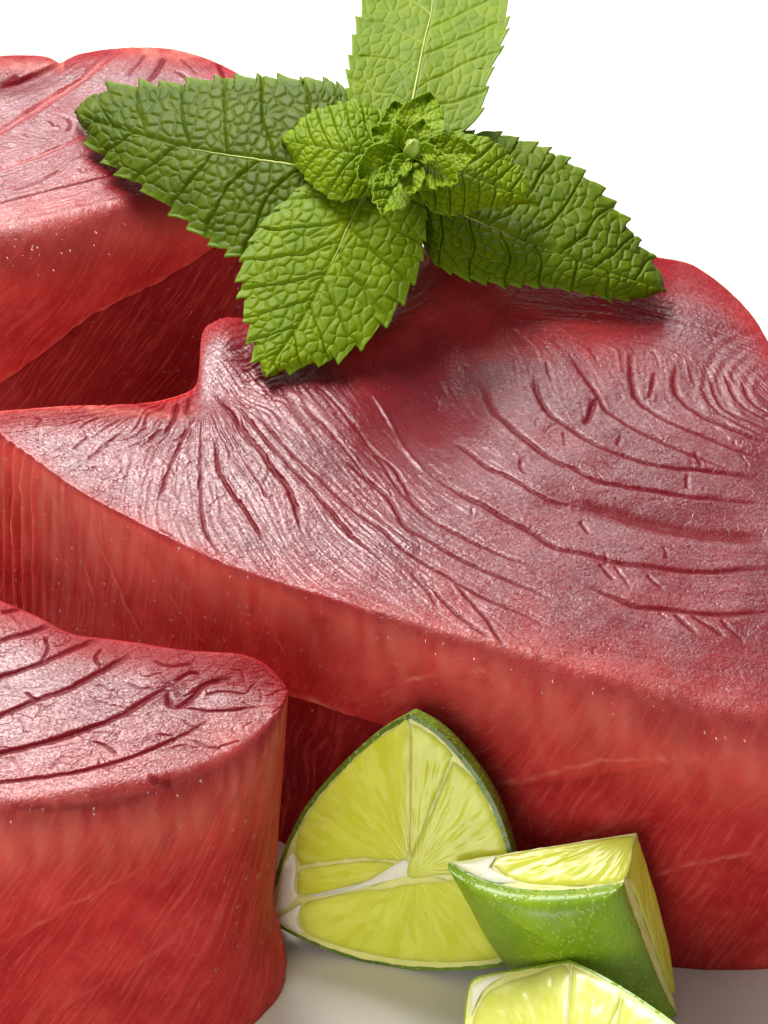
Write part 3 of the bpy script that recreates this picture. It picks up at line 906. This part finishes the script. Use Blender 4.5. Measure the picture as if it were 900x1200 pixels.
FRONT_G = [
    ([(-40, 762), (0, 750), (23, 744), (62, 732)], 0.45, 0.6),
    ([(-40, 806), (0, 793), (39, 781), (78, 764), (120, 747)], 0.45, 0.65),
    ([(-40, 852), (0, 840), (39, 824), (78, 811), (117, 789), (155, 768)], 0.48, 0.7),
    ([(-40, 888), (0, 882), (47, 873), (97, 859), (144, 840), (175, 820), (200, 803)], 0.48, 0.75),
    ([(-40, 918), (0, 916), (58, 910), (109, 902), (156, 888), (202, 869), (248, 845)], 0.32, 0.5),
    ([(0, 943), (78, 941), (136, 935), (190, 922)], 0.32, 0.35),
    ([(198, 807), (200, 826), (210, 828), (225, 815), (241, 803), (274, 798)], 0.5, 0.75),
    ([(210, 828), (249, 834), (298, 829)], 0.3, 0.45),
    ([(175, 912), (188, 917), (203, 915)], 0.5, 0.9), ([(0, 717), (25, 712)], 0.4, 0.5),
    ([(205, 800), (222, 790), (235, 792)], 0.3, 0.5), ([(215, 845), (225, 852), (240, 856)], 0.22, 0.35),
    ([(52, 745), (56, 760), (50, 775)], 0.22, 0.45), ([(120, 760), (112, 772), (118, 782)], 0.22, 0.45), ([(30, 812), (40, 820), (46, 822)], 0.22, 0.5),
    ([(110, 870), (125, 876), (136, 885)], 0.22, 0.4), ([(225, 868), (240, 875), (262, 878)], 0.2, 0.3), ([(150, 800), (165, 808), (180, 806)], 0.2, 0.35),
    ([(180, 775), (200, 782), (228, 780)], 0.3, 0.4), ([(240, 815), (262, 812), (290, 815)], 0.25, 0.35),
]
FRONT_S = [([(0, 1105), (40, 1085), (75, 1065), (150, 1027), (200, 995)], 0.4, 0.3, 0.3), ([(60, 1190), (110, 1160), (180, 1120), (250, 1060)], 0.4, 0.2, 0.2),
           ([(140, 985), (180, 975), (240, 955)], 0.5, 0.2, 0.25)]


def front_base(Q, px, T):
    h = 1.6 * gauss(px, (285, 760), 70, 32, 0.15) + 0.6 * gauss(px, (100, 850), 120, 60) - 0.8 * gauss(px, (215, 815), 25, 14)
    dk = 0.25 * gauss(px, (250, 785), 80, 18, 0.1)
    pl = 0.30 * smooth(0, 50, px[:, 1] - (905 - 0.08 * px[:, 0])) + 0.25 * gauss(px, (270, 860), 50, 30, -0.6)
    return h, dk, np.clip(pl * (0.7 + vnoise(px[:, 0] / 9, px[:, 1] / 6, 95)), 0, 1)


def front_wall(WQ, px, T):
    u = WQ[:, 1] / T
    k = smooth(230, 330, px[:, 0])
    d = -0.8 * k * np.sin(np.pi * np.clip(u, 0, 1)) + 2.0 * smooth(0.26, 0.04, u) * k
    pl = 0.42 * smooth(0.66, 1.0, u) * (0.7 + vnoise(WQ[:, 0] / 1.5, WQ[:, 1] / 6, 96))  # paler towards the rim: translucent edge glow put into the colour
    pl = np.maximum(pl, 0.15 * gauss(px, (318, 930), 14, 90) * (0.6 + vnoise(WQ[:, 0] / 0.8, WQ[:, 1] / 9, 97)))
    return d, np.zeros(len(u)), np.clip(pl, 0, 1)


build_steak('tuna_steak', 'raw tuna steak at the front left, rounded corner beside the lime wedge', 55.0, FRONT, 480, 260, 220, FRONT_G, FRONT_S,
            front_base, front_wall, [[(0, 960), (150, 945), (260, 900)]], 0.03, None, 3, 90, stri_ang=lambda px: 0.55 + 0 * px[:, 0])


# ------------------------------------------------------------------ the mint sprig
SPRIG = on_z([(500, 300)], 57.0)[0]
sprig = thing('mint_sprig', 'green mint sprig with serrated leaves and a central bud lying over the tuna steaks', 'mint', SPRIG)


def build_leaf(st, z, tone, tilt=0.5, cup=0.0, n_teeth=12, tooth=0.09, nu=300, nv=150, cells=2.0, quilt=0.55, veinc=0.3, seed=0, arch=0.0, npair=7, midrib=None, twist=0.0, ruffle=0.0):
    """st: (midrib px, upper edge px, lower edge px) tip first; z: height in mm at each station"""
    m = np.array([s[0] for s in st], float)
    a = np.array([s[1] if len(s) > 1 else s[0] for s in st], float)
    b = np.array([s[2] if len(s) > 1 else s[0] for s in st], float)
    zz = np.interp(np.linspace(0, 1, len(st)), np.linspace(0, 1, len(z)), z)[:, None]
    C = catmull(np.hstack([m, a, b, zz]), 20)
    C = resample(C, nu, C[:, 0:2])
    m, a, b, zz = C[:, 0:2], C[:, 2:4], C[:, 4:6], C[:, 6]
    u = np.linspace(0, 1, nu)
    v = np.sign(np.linspace(-1, 1, nv)) * np.abs(np.linspace(-1, 1, nv)) ** 0.9
    r = np.random.default_rng(seed)
    PX = np.zeros((nu, nv, 2))
    ext = np.zeros((nu, nv))
    tdir = np.gradient(m, axis=0)
    tdir /= np.linalg.norm(tdir, axis=1)[:, None] + 1e-9
    for side in (0, 1):
        e = a if side == 0 else b
        # irregular saw teeth that point to the tip
        w = np.cumsum(0.75 + 0.5 * r.random(n_teeth + 1)); w = w / w[-1]
        w = np.r_[0.0, w]
        k = np.clip(np.searchsorted(w, u, side='right') - 1, 0, n_teeth)
        f = (u - w[k]) / (w[k + 1] - w[k])
        amp = (0.7 + 0.6 * r.random(n_teeth + 2))[k]
        saw = ((1 - f) ** 1.3 - 0.35) * amp * smooth(0.0, 0.05, u) * smooth(1.0, 0.85, u)
        wid = np.linalg.norm(e - m, axis=1)
        mx = wid.max()
        sel = v < 0 if side == 0 else v >= 0
        av = np.abs(v[sel])
        edge_k = av ** 10
        PX[:, sel] = m[:, None] + av[None, :, None] * (e - m)[:, None]
        dirn = (e - m) / (wid[:, None] + 1e-6)
        PX[:, sel] += (saw * tooth * mx)[:, None, None] * edge_k[None, :, None] * (dirn * 0.8 - tdir * 0.9)[:, None]
        ext[:, sel] = av ** 24
    # local mm coordinates on the leaf
    base = on_z(PX.reshape(-1, 2), np.repeat(zz, nv)).reshape(nu, nv, 3)
    # tilt towards the viewer: points above the midrib (in the picture) rise
    dy = (m[:, None, 1] - PX[:, :, 1]) * 0.155 * math.cos(PITCH)
    hz = zz[:, None] + tilt * dy
    wl = np.linalg.norm(PX - m[:, None], axis=2) * 0.155
    sgn = np.sign(v)[None, :]
    hz += cup * (np.abs(v)[None, :] ** 2) * wl.max() + arch * np.sin(np.pi * u)[:, None] + twist * v[None, :] * (1 - u)[:, None]
    L = np.r_[0, np.cumsum(np.linalg.norm(np.diff(m, axis=0), axis=1))] * 0.155
    U = L[-1] - L[:, None] + 0 * v[None, :]          # mm from base
    Wd = sgn * wl
    # lateral veins sweep towards the tip
    sp = L[-1] / (npair + 0.5)
    jit = r.uniform(-0.12, 0.12, 2)
    ph = (U - 0.75 * np.abs(Wd) + 0.020 * Wd ** 2) / sp + np.where(Wd > 0, jit[0], jit[1] + 0.35)
    ph = ph + 0.25 * vnoise(U / 4, Wd / 4, seed + 3)
    dl = np.abs(ph - np.round(ph)) * sp
    # quilting: cells between the veins
    gs = cells
    su, sw = np.meshgrid(np.arange(-gs, L[-1] + gs, gs), np.arange(-wl.max() - gs, wl.max() + gs, gs), indexing='ij')
    sd = np.stack([su.ravel(), sw.ravel()], -1) + r.uniform(-0.42, 0.42, (su.size, 2)) * gs
    Q = np.stack([U.ravel() + 0.5 * vnoise(U.ravel() / 1.5, Wd.ravel() / 1.5, seed + 5), Wd.ravel() + 0.5 * vnoise(U.ravel() / 1.5, Wd.ravel() / 1.5, seed + 6)], -1)
    f1 = np.full(len(Q), 1e9); f2 = np.full(len(Q), 1e9)
    for q in range(0, len(Q), 6000):
        d = np.sqrt(((Q[q:q + 6000, None, :] - sd[None]) ** 2).sum(2))
        d.partition(1, axis=1)
        f1[q:q + 6000], f2[q:q + 6000] = d[:, 0], d[:, 1]
    cell = np.clip((f2 - f1) / (0.50 * gs), 0, 1).reshape(nu, nv)
    lat = np.clip(dl / (0.30 * gs), 0, 1)
    mid = np.clip(np.abs(Wd) / (0.5 * gs), 0, 1)
    q3 = np.minimum(np.minimum(smooth(0, 1, cell), smooth(0, 1, lat) + 0.0), smooth(0, 1, mid))
    pil = np.clip(q3, 0, 1) ** 0.42
    fade = smooth(1.0, 0.80, np.abs(v))[None, :] * smooth(0.0, 0.06, u)[:, None] * smooth(1.0, 0.93, u)[:, None]
    dz = quilt * (pil - 0.5) * (0.45 + 0.55 * fade) - 1.15 * quilt * np.exp(-(dl / 0.30) ** 2) - 0.8 * quilt * np.exp(-(Wd / 0.45) ** 2)
    dz += 0.35 * vnoise(U / 6, Wd / 6, seed + 8)
    dz += ruffle * np.abs(v)[None, :] ** 2.5 * np.sin(u[:, None] * 17 + 2.5 * np.sign(v)[None, :] + seed) * smooth(0, 0.15, u)[:, None]
    P = on_z(PX.reshape(-1, 2), hz.ravel())
    # push the relief along the leaf's own normal
    G = P.reshape(nu, nv, 3)
    nn = np.cross(np.gradient(G, axis=0), np.gradient(G, axis=1))
    nn /= np.linalg.norm(nn, axis=2)[:, :, None] + 1e-9
    nn *= np.sign((nn * (CAM - G)).sum(2))[:, :, None]
    # smooth the normal field so that teeth do not spike
    nn = nn.mean(axis=(0, 1)) * 0.5 + nn * 0.5
    G = G + nn * dz[:, :, None]
    vein = np.maximum(np.exp(-(dl / 0.22) ** 2) * smooth(1.0, 0.5, np.abs(v))[None, :], np.exp(-(Wd / 0.40) ** 2) * smooth(0, 0.5, u)[:, None])
    vein = np.maximum(vein * veinc, 0.25 * veinc * (1 - smooth(0.0, 0.25, cell)))
    o = mesh_obj('leaf', G.reshape(-1, 3), grid_faces(nu, nv), M_MINT, sprig,
                 {'tone': np.full(nu * nv, tone), 'vein': vein.ravel(), 'rim': ext.ravel()}, origin=G[-1].mean(0))
    sol = o.modifiers.new('thickness', 'SOLIDIFY')
    sol.thickness = 0.00028
    sol.offset = 0
    if midrib is not None:
        i0, i1 = int(midrib[0] * (nu - 1)), int(midrib[1] * (nu - 1))
        jm = nv // 2
        line = G[i0:i1:4, jm] * 0.5 + G[i0:i1:4, jm - 1] * 0.5 + nn[i0:i1:4, jm] * 0.25
        rad = np.linspace(0.10, midrib[2], len(line))
        t = np.gradient(line, axis=0); t /= np.linalg.norm(t, axis=1)[:, None]
        nv_ = nn[i0:i1:4, jm]
        sd_ = np.cross(t, nv_)
        th = np.linspace(0, 2 * math.pi, 8, endpoint=False)
        R = line[:, None] + rad[:, None, None] * (np.cos(th)[None, :, None] * sd_[:, None] + np.sin(th)[None, :, None] * nv_[:, None])
        c = mesh_obj('midrib', R.reshape(-1, 3), grid_faces(len(line), 8, True), M_STEM, o, origin=line[-1])
        c.location = line[-1] * 0.001 - (np.array(o.location) + np.array(sprig.location))
    return o


LEAF_L = [((88, 130),), ((110, 140), (118, 107), (106, 166)), ((140, 150), (160, 99), (125, 189)), ((180, 162), (205, 98), (160, 215)), ((220, 172), (250, 93), (203, 247)),
          ((265, 180), (297, 91), (245, 282)), ((310, 187), (340, 92), (285, 300)), ((345, 193), (380, 96), (318, 292)), ((400, 205), (410, 112), (370, 270)), ((455, 210), (455, 200), (450, 225))]
LEAF_B = [((312, 441),), ((325, 416), (298, 412), (347, 431)), ((345, 388), (289, 375), (388, 422)), ((365, 355), (283, 335), (430, 398)), ((380, 325), (286, 303), (466, 360)),
          ((395, 295), (302, 270), (489, 320)), ((408, 265), (326, 243), (496, 285)), ((424, 235), (360, 215), (499, 246)), ((446, 200), (436, 192), (486, 205))]
LEAF_T = [((500, -88),), ((503, -60), (465, -62), (545, -55)), ((506, -25), (437, -25), (582, -22)), ((506, 10), (421, 20), (594, 15)), ((498, 45), (412, 60), (589, 48)),
          ((490, 85), (408, 100), (573, 90)), ((483, 120), (414, 142), (561, 135)), ((478, 150), (440, 168), (530, 162)), ((475, 178), (468, 178), (483, 178))]
LEAF_R = [((779, 340),), ((765, 334), (770, 315), (750, 349)), ((740, 326), (750, 287), (722, 350)), ((705, 314), (726, 252), (680, 343)), ((665, 299), (693, 214), (635, 335)),
          ((620, 283), (653, 183), (590, 334)), ((575, 265), (608, 164), (545, 326)), ((535, 248), (560, 154), (512, 310)), ((500, 230), (508, 165), (496, 285)), ((478, 205), (480, 195), (474, 214))]
LEAF_ML = [((331, 163),), ((345, 166), (352, 143), (346, 191)), ((370, 170), (378, 127), (366, 217)), ((400, 176), (408, 119), (396, 234)), ((430, 180), (438, 124), (426, 231)),
           ((455, 182), (462, 143), (450, 220)), ((478, 182), (480, 178), (476, 188))]
LEAF_MR = [((630, 237),), ((612, 229), (614, 207), (592, 241)), ((582, 217), (596, 180), (557, 246)), ((550, 205), (566, 162), (527, 253)), ((520, 194), (532, 154), (502, 243)),
           ((500, 186), (507, 160), (487, 215)), ((482, 180), (482, 174), (478, 186))]

build_leaf(LEAF_L, (60, 64, 68, 71, 72, 71), 0.12, tilt=0.55, cup=-0.10, n_teeth=13, seed=41, quilt=0.60, veinc=0.10, midrib=(0.35, 0.78, 0.42), npair=7, nu=340, nv=190)
build_leaf(LEAF_R, (58.5, 62, 66, 69, 71), 0.30, tilt=0.50, cup=-0.10, n_teeth=14, seed=42, quilt=0.52, veinc=0.18, midrib=(0.60, 0.88, 0.36), nu=340, nv=180)
build_leaf(LEAF_T, (86, 86, 84, 80, 76), 0.66, tilt=0.7, cup=0.05, n_teeth=12, seed=43, quilt=0.20, veinc=0.85, midrib=(0.30, 0.80, 0.28), nu=320, nv=180)
build_leaf(LEAF_B, (57.0, 59.5, 63, 67, 71, 73), 0.72, tilt=0.40, cup=-0.08, n_teeth=11, seed=44, quilt=0.42, veinc=0.35, midrib=(0.55, 0.90, 0.28), nu=320, nv=190)
build_leaf(LEAF_ML, (75, 78, 80, 79, 77), 0.85, tilt=0.55, cup=-0.16, n_teeth=9, tooth=0.06, ruffle=0.45, seed=45, quilt=0.55, cells=1.5, veinc=0.4, nu=220, nv=150)
build_leaf(LEAF_MR, (74, 77, 80, 80, 77), 0.80, tilt=0.5, cup=-0.10, n_teeth=9, tooth=0.06, ruffle=0.45, seed=46, quilt=0.5, cells=1.5, veinc=0.5, nu=220, nv=150)


def small_leaf(tip, base, w, z, seed, tone=0.95, cup=0.25, tilt=0.6, quilt=0.3):
    tip, base = np.array(tip, float), np.array(base, float)
    d = base - tip
    p = np.array([d[1], -d[0]]) / np.linalg.norm(d)
    w = w * 1.45
    st = [(tuple(tip),)]
    for f, k in ((0.12, 0.42), (0.3, 0.82), (0.5, 1.0), (0.7, 0.92), (0.88, 0.6)):
        c = tip + d * f
        st.append((tuple(c), tuple(c + p * w * k), tuple(c - p * w * k)))
    st.append((tuple(base), tuple(base + p * w * 0.25), tuple(base - p * w * 0.25)))
    build_leaf(st, z, tone, tilt=tilt, cup=cup, n_teeth=6, tooth=0.07, nu=110, nv=70, cells=0.9, quilt=quilt, veinc=0.5, seed=seed, npair=5, ruffle=0.5)


small_leaf((505, 108), (480, 182), 20, (84, 83.5, 80), 51, cup=0.3)
small_leaf((462, 118), (478, 180), 18, (83.5, 83, 80), 52, cup=0.3)
small_leaf((560, 178), (488, 182), 16, (85, 84, 81), 53, cup=0.2)
small_leaf((447, 250), (476, 190), 17, (83, 83, 80), 54, cup=0.3)
small_leaf((420, 208), (472, 182), 18, (83, 84, 80), 55, cup=0.35)
small_leaf((482, 226), (482, 186), 11, (87, 86, 82), 56, cup=0.3)
small_leaf((535, 214), (486, 184), 15, (86, 86, 82), 57, cup=0.3)
small_leaf((436, 150), (474, 178), 14, (84, 84, 81), 58, cup=0.35)
small_leaf((497, 140), (484, 178), 10, (87, 86.5, 84), 59, cup=0.4)
small_leaf((462, 205), (479, 182), 8, (89, 88, 84), 60, cup=0.5)
small_leaf((512, 180), (486, 178), 8, (90, 88, 84), 61, cup=0.5)

# the bud: a tight knot of tiny scales
bc = on_z([(484, 175)], 88.0)[0]
nb, mb = 24, 32
th, ph = np.meshgrid(np.linspace(0.02, math.pi - 0.02, nb), np.linspace(0, 2 * math.pi, mb, endpoint=False), indexing='ij')
rad = 1.75 * (1 + 0.16 * np.cos(4 * ph + 3 * th) * np.sin(th))
V = np.stack([rad * np.sin(th) * np.cos(ph), rad * np.sin(th) * np.sin(ph) * 0.95, 1.2 * rad * np.cos(th)], -1) + bc
mesh_obj('bud', V.reshape(-1, 3), grid_faces(nb, mb, True), M_BUD, sprig, origin=bc)
# the stem drops from the rosette to the steak behind the leaves
p0, p1, p2 = bc - [0, -2, 4], on_z([(503, 232)], 70.0)[0], on_z([(540, 296)], 57.0)[0]
line = catmull(np.array([p0, (p0 + p1) / 2 + [0.5, 1, 0], p1, (p1 + p2) / 2, p2]), 10)
t = np.gradient(line, axis=0); t /= np.linalg.norm(t, axis=1)[:, None]
n1 = np.cross(t, [1, 0, 0]); n1 /= np.linalg.norm(n1, axis=1)[:, None]
n2 = np.cross(t, n1)
th = np.linspace(0, 2 * math.pi, 12, endpoint=False)
rad = np.linspace(1.0, 1.5, len(line))
rr = 1 + 0.12 * np.cos(4 * th)
R = line[:, None] + (rad[:, None] * rr[None])[:, :, None] * (np.cos(th)[None, :, None] * n1[:, None] + np.sin(th)[None, :, None] * n2[:, None])
mesh_obj('stem', R.reshape(-1, 3), grid_faces(len(line), 12, True), M_STEM, sprig, origin=p2)


# ------------------------------------------------------------------ lime wedges
def lime(label, O, faces, bulge, seed, mat_rind, mat_pulp, rim=0.55, group='lime wedges in front of the steaks'):
    """O: 3D core corner. faces: dicts with 'pts' = 3D boundary polyline (rind side) and 'n' plane normal towards the eye, 'segs' = pulp outlines in px."""
    loop = np.vstack([f['pts'][:-1] for f in faces] + ([faces[-1]['pts'][-1:]] if not np.allclose(faces[-1]['pts'][-1], faces[0]['pts'][0]) else []))
    ctr = loop.mean(0)
    base = np.array([ctr[0], ctr[1], 0.0])
    root = thing('lime_wedge', label, 'lime wedge', base, group)
    N = len(loop)
    # rind: a dome over the closed boundary
    ns = 60
    Ms, E = ctr, ctr + bulge
    rows = []
    for k in range(ns + 1):
        a = k / ns * math.pi / 2
        R = Ms + (loop - Ms) * math.cos(a) + (E - Ms) * math.sin(a)
        rows.append(R)
    P = np.stack(rows, 0)
    lump = 0.35 * vnoise(P[:, :, 0] / 6 + 9, P[:, :, 2] / 6 + P[:, :, 1] / 6, seed)
    bn = bulge / np.linalg.norm(bulge)
    P += lump[:, :, None] * bn * np.sin(np.linspace(0, math.pi / 2, ns + 1))[:, None, None]
    P[:, :, 2] = np.maximum(P[:, :, 2], 0.05)
    Fq = grid_faces(ns + 1, N, True)
    Vr, Fr = [P.reshape(-1, 3)], [Fq]
    off = len(Vr[0])
    # green skin edge seen on the cut faces
    for f in faces:
        pts = f['pts']
        d = np.linalg.norm(pts - O, axis=1)[:, None]
        inn = pts + (O - pts) / d * rim
        nrm = f['n']
        n_ = len(pts)
        Vr.append(np.vstack([pts, inn + nrm * 0.03]))
        i = np.arange(n_ - 1)
        Fr.append(np.stack([i, i + 1, i + 1 + n_, i + n_], -1) + off)
        off += 2 * n_
    mesh_obj('rind', np.vstack(Vr), np.vstack(Fr), mat_rind, root, origin=base)
    # pith sheets of the cut faces
    for fi, f in enumerate(faces):
        pts, nrm = f['pts'], f['n']
        d = np.linalg.norm(pts - O, axis=1)[:, None]
        inn = pts + (O - pts) / d * rim * 0.9
        nr = 40
        G = np.stack([O + (inn - O) * (k / nr) ** 0.8 for k in range(1, nr + 1)], 0)
        G = G + nrm * (0.25 * vnoise(G[:, :, 0] / 1.6, G[:, :, 2] / 1.6 + G[:, :, 1], seed + fi) + 0.02)[:, :, None]
        Vp = np.vstack([O[None] + nrm * 0.02, G.reshape(-1, 3)])
        m = len(pts)
        Fp = grid_faces(nr, m) + 1
        i = np.arange(m - 1)
        Ff = np.stack([np.zeros(m - 1, int), 1 + i, 1 + i + 1, np.zeros(m - 1, int)], -1)
        # centre fan as quads with a doubled point
        Vp2 = np.vstack([Vp, O[None] + nrm * 0.021])
        Ff[:, 3] = len(Vp2) - 1
        mesh_obj('pith', Vp2, np.vstack([Fp, Ff]), f.get('pith', M_PITH), root, origin=base)
        u_ = inn[0] - O
        u_ /= np.linalg.norm(u_)
        w_ = np.cross(nrm, u_)
        for poly in f.get('segs', ()):
            hgt = 0.28
            q = np.array(poly, float)
            C = catmull(np.vstack([q, q[:1]]), 10)[:-1] if not f.get('sharp') else resample(np.vstack([q, q[:1]]), 90)[:-1]
            B3 = on_plane(C, O, nrm)
            c3 = B3.mean(0)
            nr = 26
            ks = np.linspace(1, 0.0005, nr)
            G = np.stack([c3 + (B3 - c3) * k for k in ks], 0)
            prof = (1 - ks ** 9) * hgt
            G = G + nrm * (prof + 0.05)[:, None, None]
            rel = G - O
            ru, rw = rel @ u_, rel @ w_
            rad_, ang_ = np.hypot(ru, rw), np.arctan2(rw, ru)
            bumps = vnoise(ang_ * 16, rad_ / 3.0, seed + 7) * 0.20 + vnoise(ang_ * 30, rad_ / 2.2, seed + 8) * 0.14
            G = G + nrm * (bumps * (1 - ks ** 6)[:, None])[:, :, None]
            ves = np.stack([rad_, ang_ * 14.0, np.zeros_like(rad_) + 0.0], -1)
            mesh_obj('pulp_segment', G.reshape(-1, 3), grid_faces(nr, len(C), True), f.get('pulp', mat_pulp), root, {'ves': ves.reshape(-1, 3)}, origin=base)
        for poly in f.get('white', ()):
            q = np.array(poly, float)
            C = catmull(np.vstack([q, q[:1]]), 6)[:-1]
            B3 = on_plane(C, O, nrm)
            c3 = B3.mean(0)
            ks = np.linspace(1, 0.0005, 10)
            G = np.stack([c3 + (B3 - c3) * k for k in ks], 0) + nrm * (0.08 + 0.30 * (1 - ks ** 4))[:, None, None]
            mesh_obj('core_pith', G.reshape(-1, 3), grid_faces(10, len(C), True), M_CORE, root, origin=base)
    return root


def plane_n(a, b, c):
    n_ = np.cross(b - a, c - a)
    n_ /= np.linalg.norm(n_)
    return n_ if n_ @ (CAM - a) > 0 else -n_


def edge_on(px, O, n_, count=50, first=None, last=None):
    C = resample(catmull(px, 12), count)
    E = on_plane(C, O, n_)
    if first is not None:
        E[0] = first
    if last is not None:
        E[-1] = last
    return E


# wedge one: leaning back on the middle steak, cut faces to the eye
O1 = on_z([(486, 1022)], 22.5)[0]
A1 = on_z([(314, 1080)], 5.5)[0]
B1 = on_z([(480, 836)], 46.0)[0]
D1 = on_z([(505, 1138)], 0.6)[0]
nC = plane_n(O1, A1, D1)
C1 = on_plane([(606, 1052)], O1, nC)[0]
nA, nB = plane_n(O1, A1, B1), plane_n(O1, B1, C1)
fa = {'n': nA, 'pith': M_PITH, 'pts': edge_on([(314, 1080), (317, 1050), (330, 1003), (352, 955), (382, 915), (420, 877), (450, 853), (480, 836)], O1, nA, 50, A1, B1),
      'segs': [[(352, 1014), (346, 996), (352, 972), (366, 947), (392, 914), (430, 876), (462, 854), (479, 846), (480, 900), (480, 950), (478, 1003), (462, 1008), (420, 1006), (385, 1010)],
               [(349, 1032), (352, 1020), (390, 1013), (435, 1009), (463, 1013), (440, 1027), (405, 1041), (370, 1048), (350, 1047)]]}
fa['white'] = [[(320, 1072), (326, 1040), (334, 1012), (344, 1000), (347, 1016), (345, 1040), (348, 1050), (338, 1062)],
               [(352, 1052), (375, 1050), (408, 1043), (442, 1029), (464, 1013), (476, 1008), (482, 1020), (478, 1026), (440, 1036), (400, 1046)]]
fb = {'n': nB, 'pts': edge_on([(480, 836), (505, 850), (530, 872), (555, 902), (578, 938), (594, 978), (603, 1015), (606, 1052)], O1, nB, 50, B1, C1),
      'segs': [[(481, 846), (508, 862), (529, 883), (527, 893), (508, 940), (482, 1004), (481, 960), (481, 900)],
               [(531, 892), (556, 914), (576, 949), (590, 985), (597, 1022), (570, 1026), (520, 1025), (484, 1029), (478, 1016), (498, 968), (518, 922)]]}
fc = {'n': nC, 'pts': np.vstack([edge_on([(606, 1052), (605, 1095), (597, 1128), (560, 1136), (505, 1138)], O1, nC, 40, C1, D1)[:-1],
                                 edge_on([(505, 1138), (460, 1134), (410, 1123), (360, 1104), (314, 1080)], O1, nC, 40, D1, A1)]),
      'segs': [[(352, 1082), (355, 1062), (380, 1053), (430, 1043), (490, 1035), (560, 1030), (597, 1036), (598, 1080), (592, 1118), (540, 1127), (480, 1125), (430, 1117), (390, 1106), (362, 1095)]]}
fc['white'] = [[(320, 1078), (338, 1068), (352, 1060), (348, 1078), (354, 1094), (338, 1087)]]
lime('lime wedge leaning on the big steak, two pale juicy cut faces toward the viewer', O1, [fa, fb, fc], np.array([5.0, 16.0, -4.0]), 5, M_RIND2, M_PULP, rim=0.9)

# wedge two: green rind to the eye
O2 = on_z([(746, 976)], 32.0)[0]
A2 = on_z([(526, 1011)], 27.0)[0]
B2 = on_z([(730, 1037)], 30.0)[0]
C2 = on_z([(793, 1190)], 1.0)[0]
nT, nS = plane_n(O2, A2, B2), plane_n(O2, B2, C2)
nH = np.cross(A2 - O2, C2 - O2); nH /= np.linalg.norm(nH)
if nH @ ((B2 - O2)) > 0:
    nH = -nH
ft = {'n': nT, 'pts': edge_on([(526, 1011), (550, 1026), (585, 1038), (625, 1045), (680, 1044), (730, 1037)], O2, nT, 50, A2, B2),
      'segs': [[(578, 1014), (584, 1005), (610, 999), (660, 991), (738, 980), (742, 988), (731, 1030), (690, 1037), (640, 1038), (600, 1030)]]}
fs = {'n': nS, 'pts': edge_on([(730, 1037), (738, 1062), (752, 1100), (768, 1140), (782, 1172), (793, 1190)], O2, nS, 50, B2, C2), 'sharp': True,
      'segs': [[(741, 992), (747, 981), (767, 1045), (784, 1110), (792, 1165), (784, 1162), (764, 1105), (746, 1052), (736, 1030)]]}
hid = []
for k in np.linspace(0, 1, 50):       # the cut face turned away from the eye
    a_ = k * math.pi / 2
    hid.append(O2 + (C2 - O2) * math.cos(a_) + (A2 - O2) * math.sin(a_))
hid = np.array(hid)
want = on_z(resample(catmull([(793, 1190), (740, 1202), (680, 1190), (620, 1150), (580, 1110), (552, 1060), (526, 1011)], 10), 50), 1.0)
pxh = resample(catmull([(793, 1190), (740, 1204), (680, 1192), (620, 1153), (580, 1108), (550, 1055), (526, 1011)], 10), 50)
zh = np.interp(np.linspace(0, 1, 50), [0, 0.2, 0.45, 0.7, 1.0], [1.0, 0.6, 2.0, 9.0, 27.0])
hid = on_z(pxh, zh)
hid[0], hid[-1] = C2, A2
fh = {'n': nH, 'pts': hid}
ft['white'] = [[(534, 1012), (556, 1010), (582, 1003), (573, 1014), (590, 1028), (605, 1034), (580, 1034), (555, 1025)]]
lime('lime wedge with its glossy green rind facing the viewer, overlapping the lime wedge behind', O2, [ft, fs, fh], np.array([-3.0, -6.5, 2.5]), 6, M_RIND, M_PULP)

# wedge three: pale, at the bottom edge
O3 = on_z([(662, 1290)], 15.0)[0]
A3 = on_z([(536, 1300)], 6.0)[0]
B3 = on_z([(668, 1125)], 20.0)[0]
D3 = on_z([(690, 1400)], 0.4)[0]
nC3 = plane_n(O3, A3, D3)
C3 = on_plane([(842, 1300)], O3, nC3)[0]
nA3, nB3 = plane_n(O3, A3, B3), plane_n(O3, B3, C3)
f1 = {'n': nA3, 'pts': edge_on([(536, 1300), (537, 1250), (543, 1200), (551, 1152), (575, 1141), (615, 1134), (668, 1125)], O3, nA3, 50, A3, B3),
      'segs': [[(552, 1290), (548, 1240), (556, 1192), (576, 1160), (620, 1144), (663, 1133), (665, 1180), (660, 1240), (655, 1285)]]}
f2 = {'n': nB3, 'pts': edge_on([(668, 1125), (700, 1140), (730, 1157), (765, 1180), (797, 1205), (825, 1245), (842, 1300)], O3, nB3, 50, B3, C3),
      'segs': [[(671, 1133), (700, 1147), (727, 1164), (716, 1200), (692, 1250), (668, 1285), (665, 1230), (667, 1180)],
               [(730, 1167), (765, 1187), (793, 1209), (818, 1248), (830, 1290), (760, 1292), (684, 1288), (696, 1255), (719, 1208)]]}
f3 = {'n': nC3, 'pts': edge_on([(842, 1300), (820, 1352), (760, 1385), (690, 1395), (620, 1385), (560, 1352), (536, 1300)], O3, nC3, 60, C3, A3),
      'segs': [[(575, 1310), (660, 1305), (800, 1310), (790, 1345), (740, 1368), (690, 1375), (630, 1368), (590, 1345)]]}
f1['white'] = [[(553, 1157), (572, 1146), (590, 1143), (572, 1156), (560, 1172), (552, 1190)]]
lime('pale lime wedge lowest in the picture, cut cleanly in front of the green one', O3, [f1, f2, f3], np.array([0.0, 8.0, -6.0]), 7, M_RIND, M_PULP2)
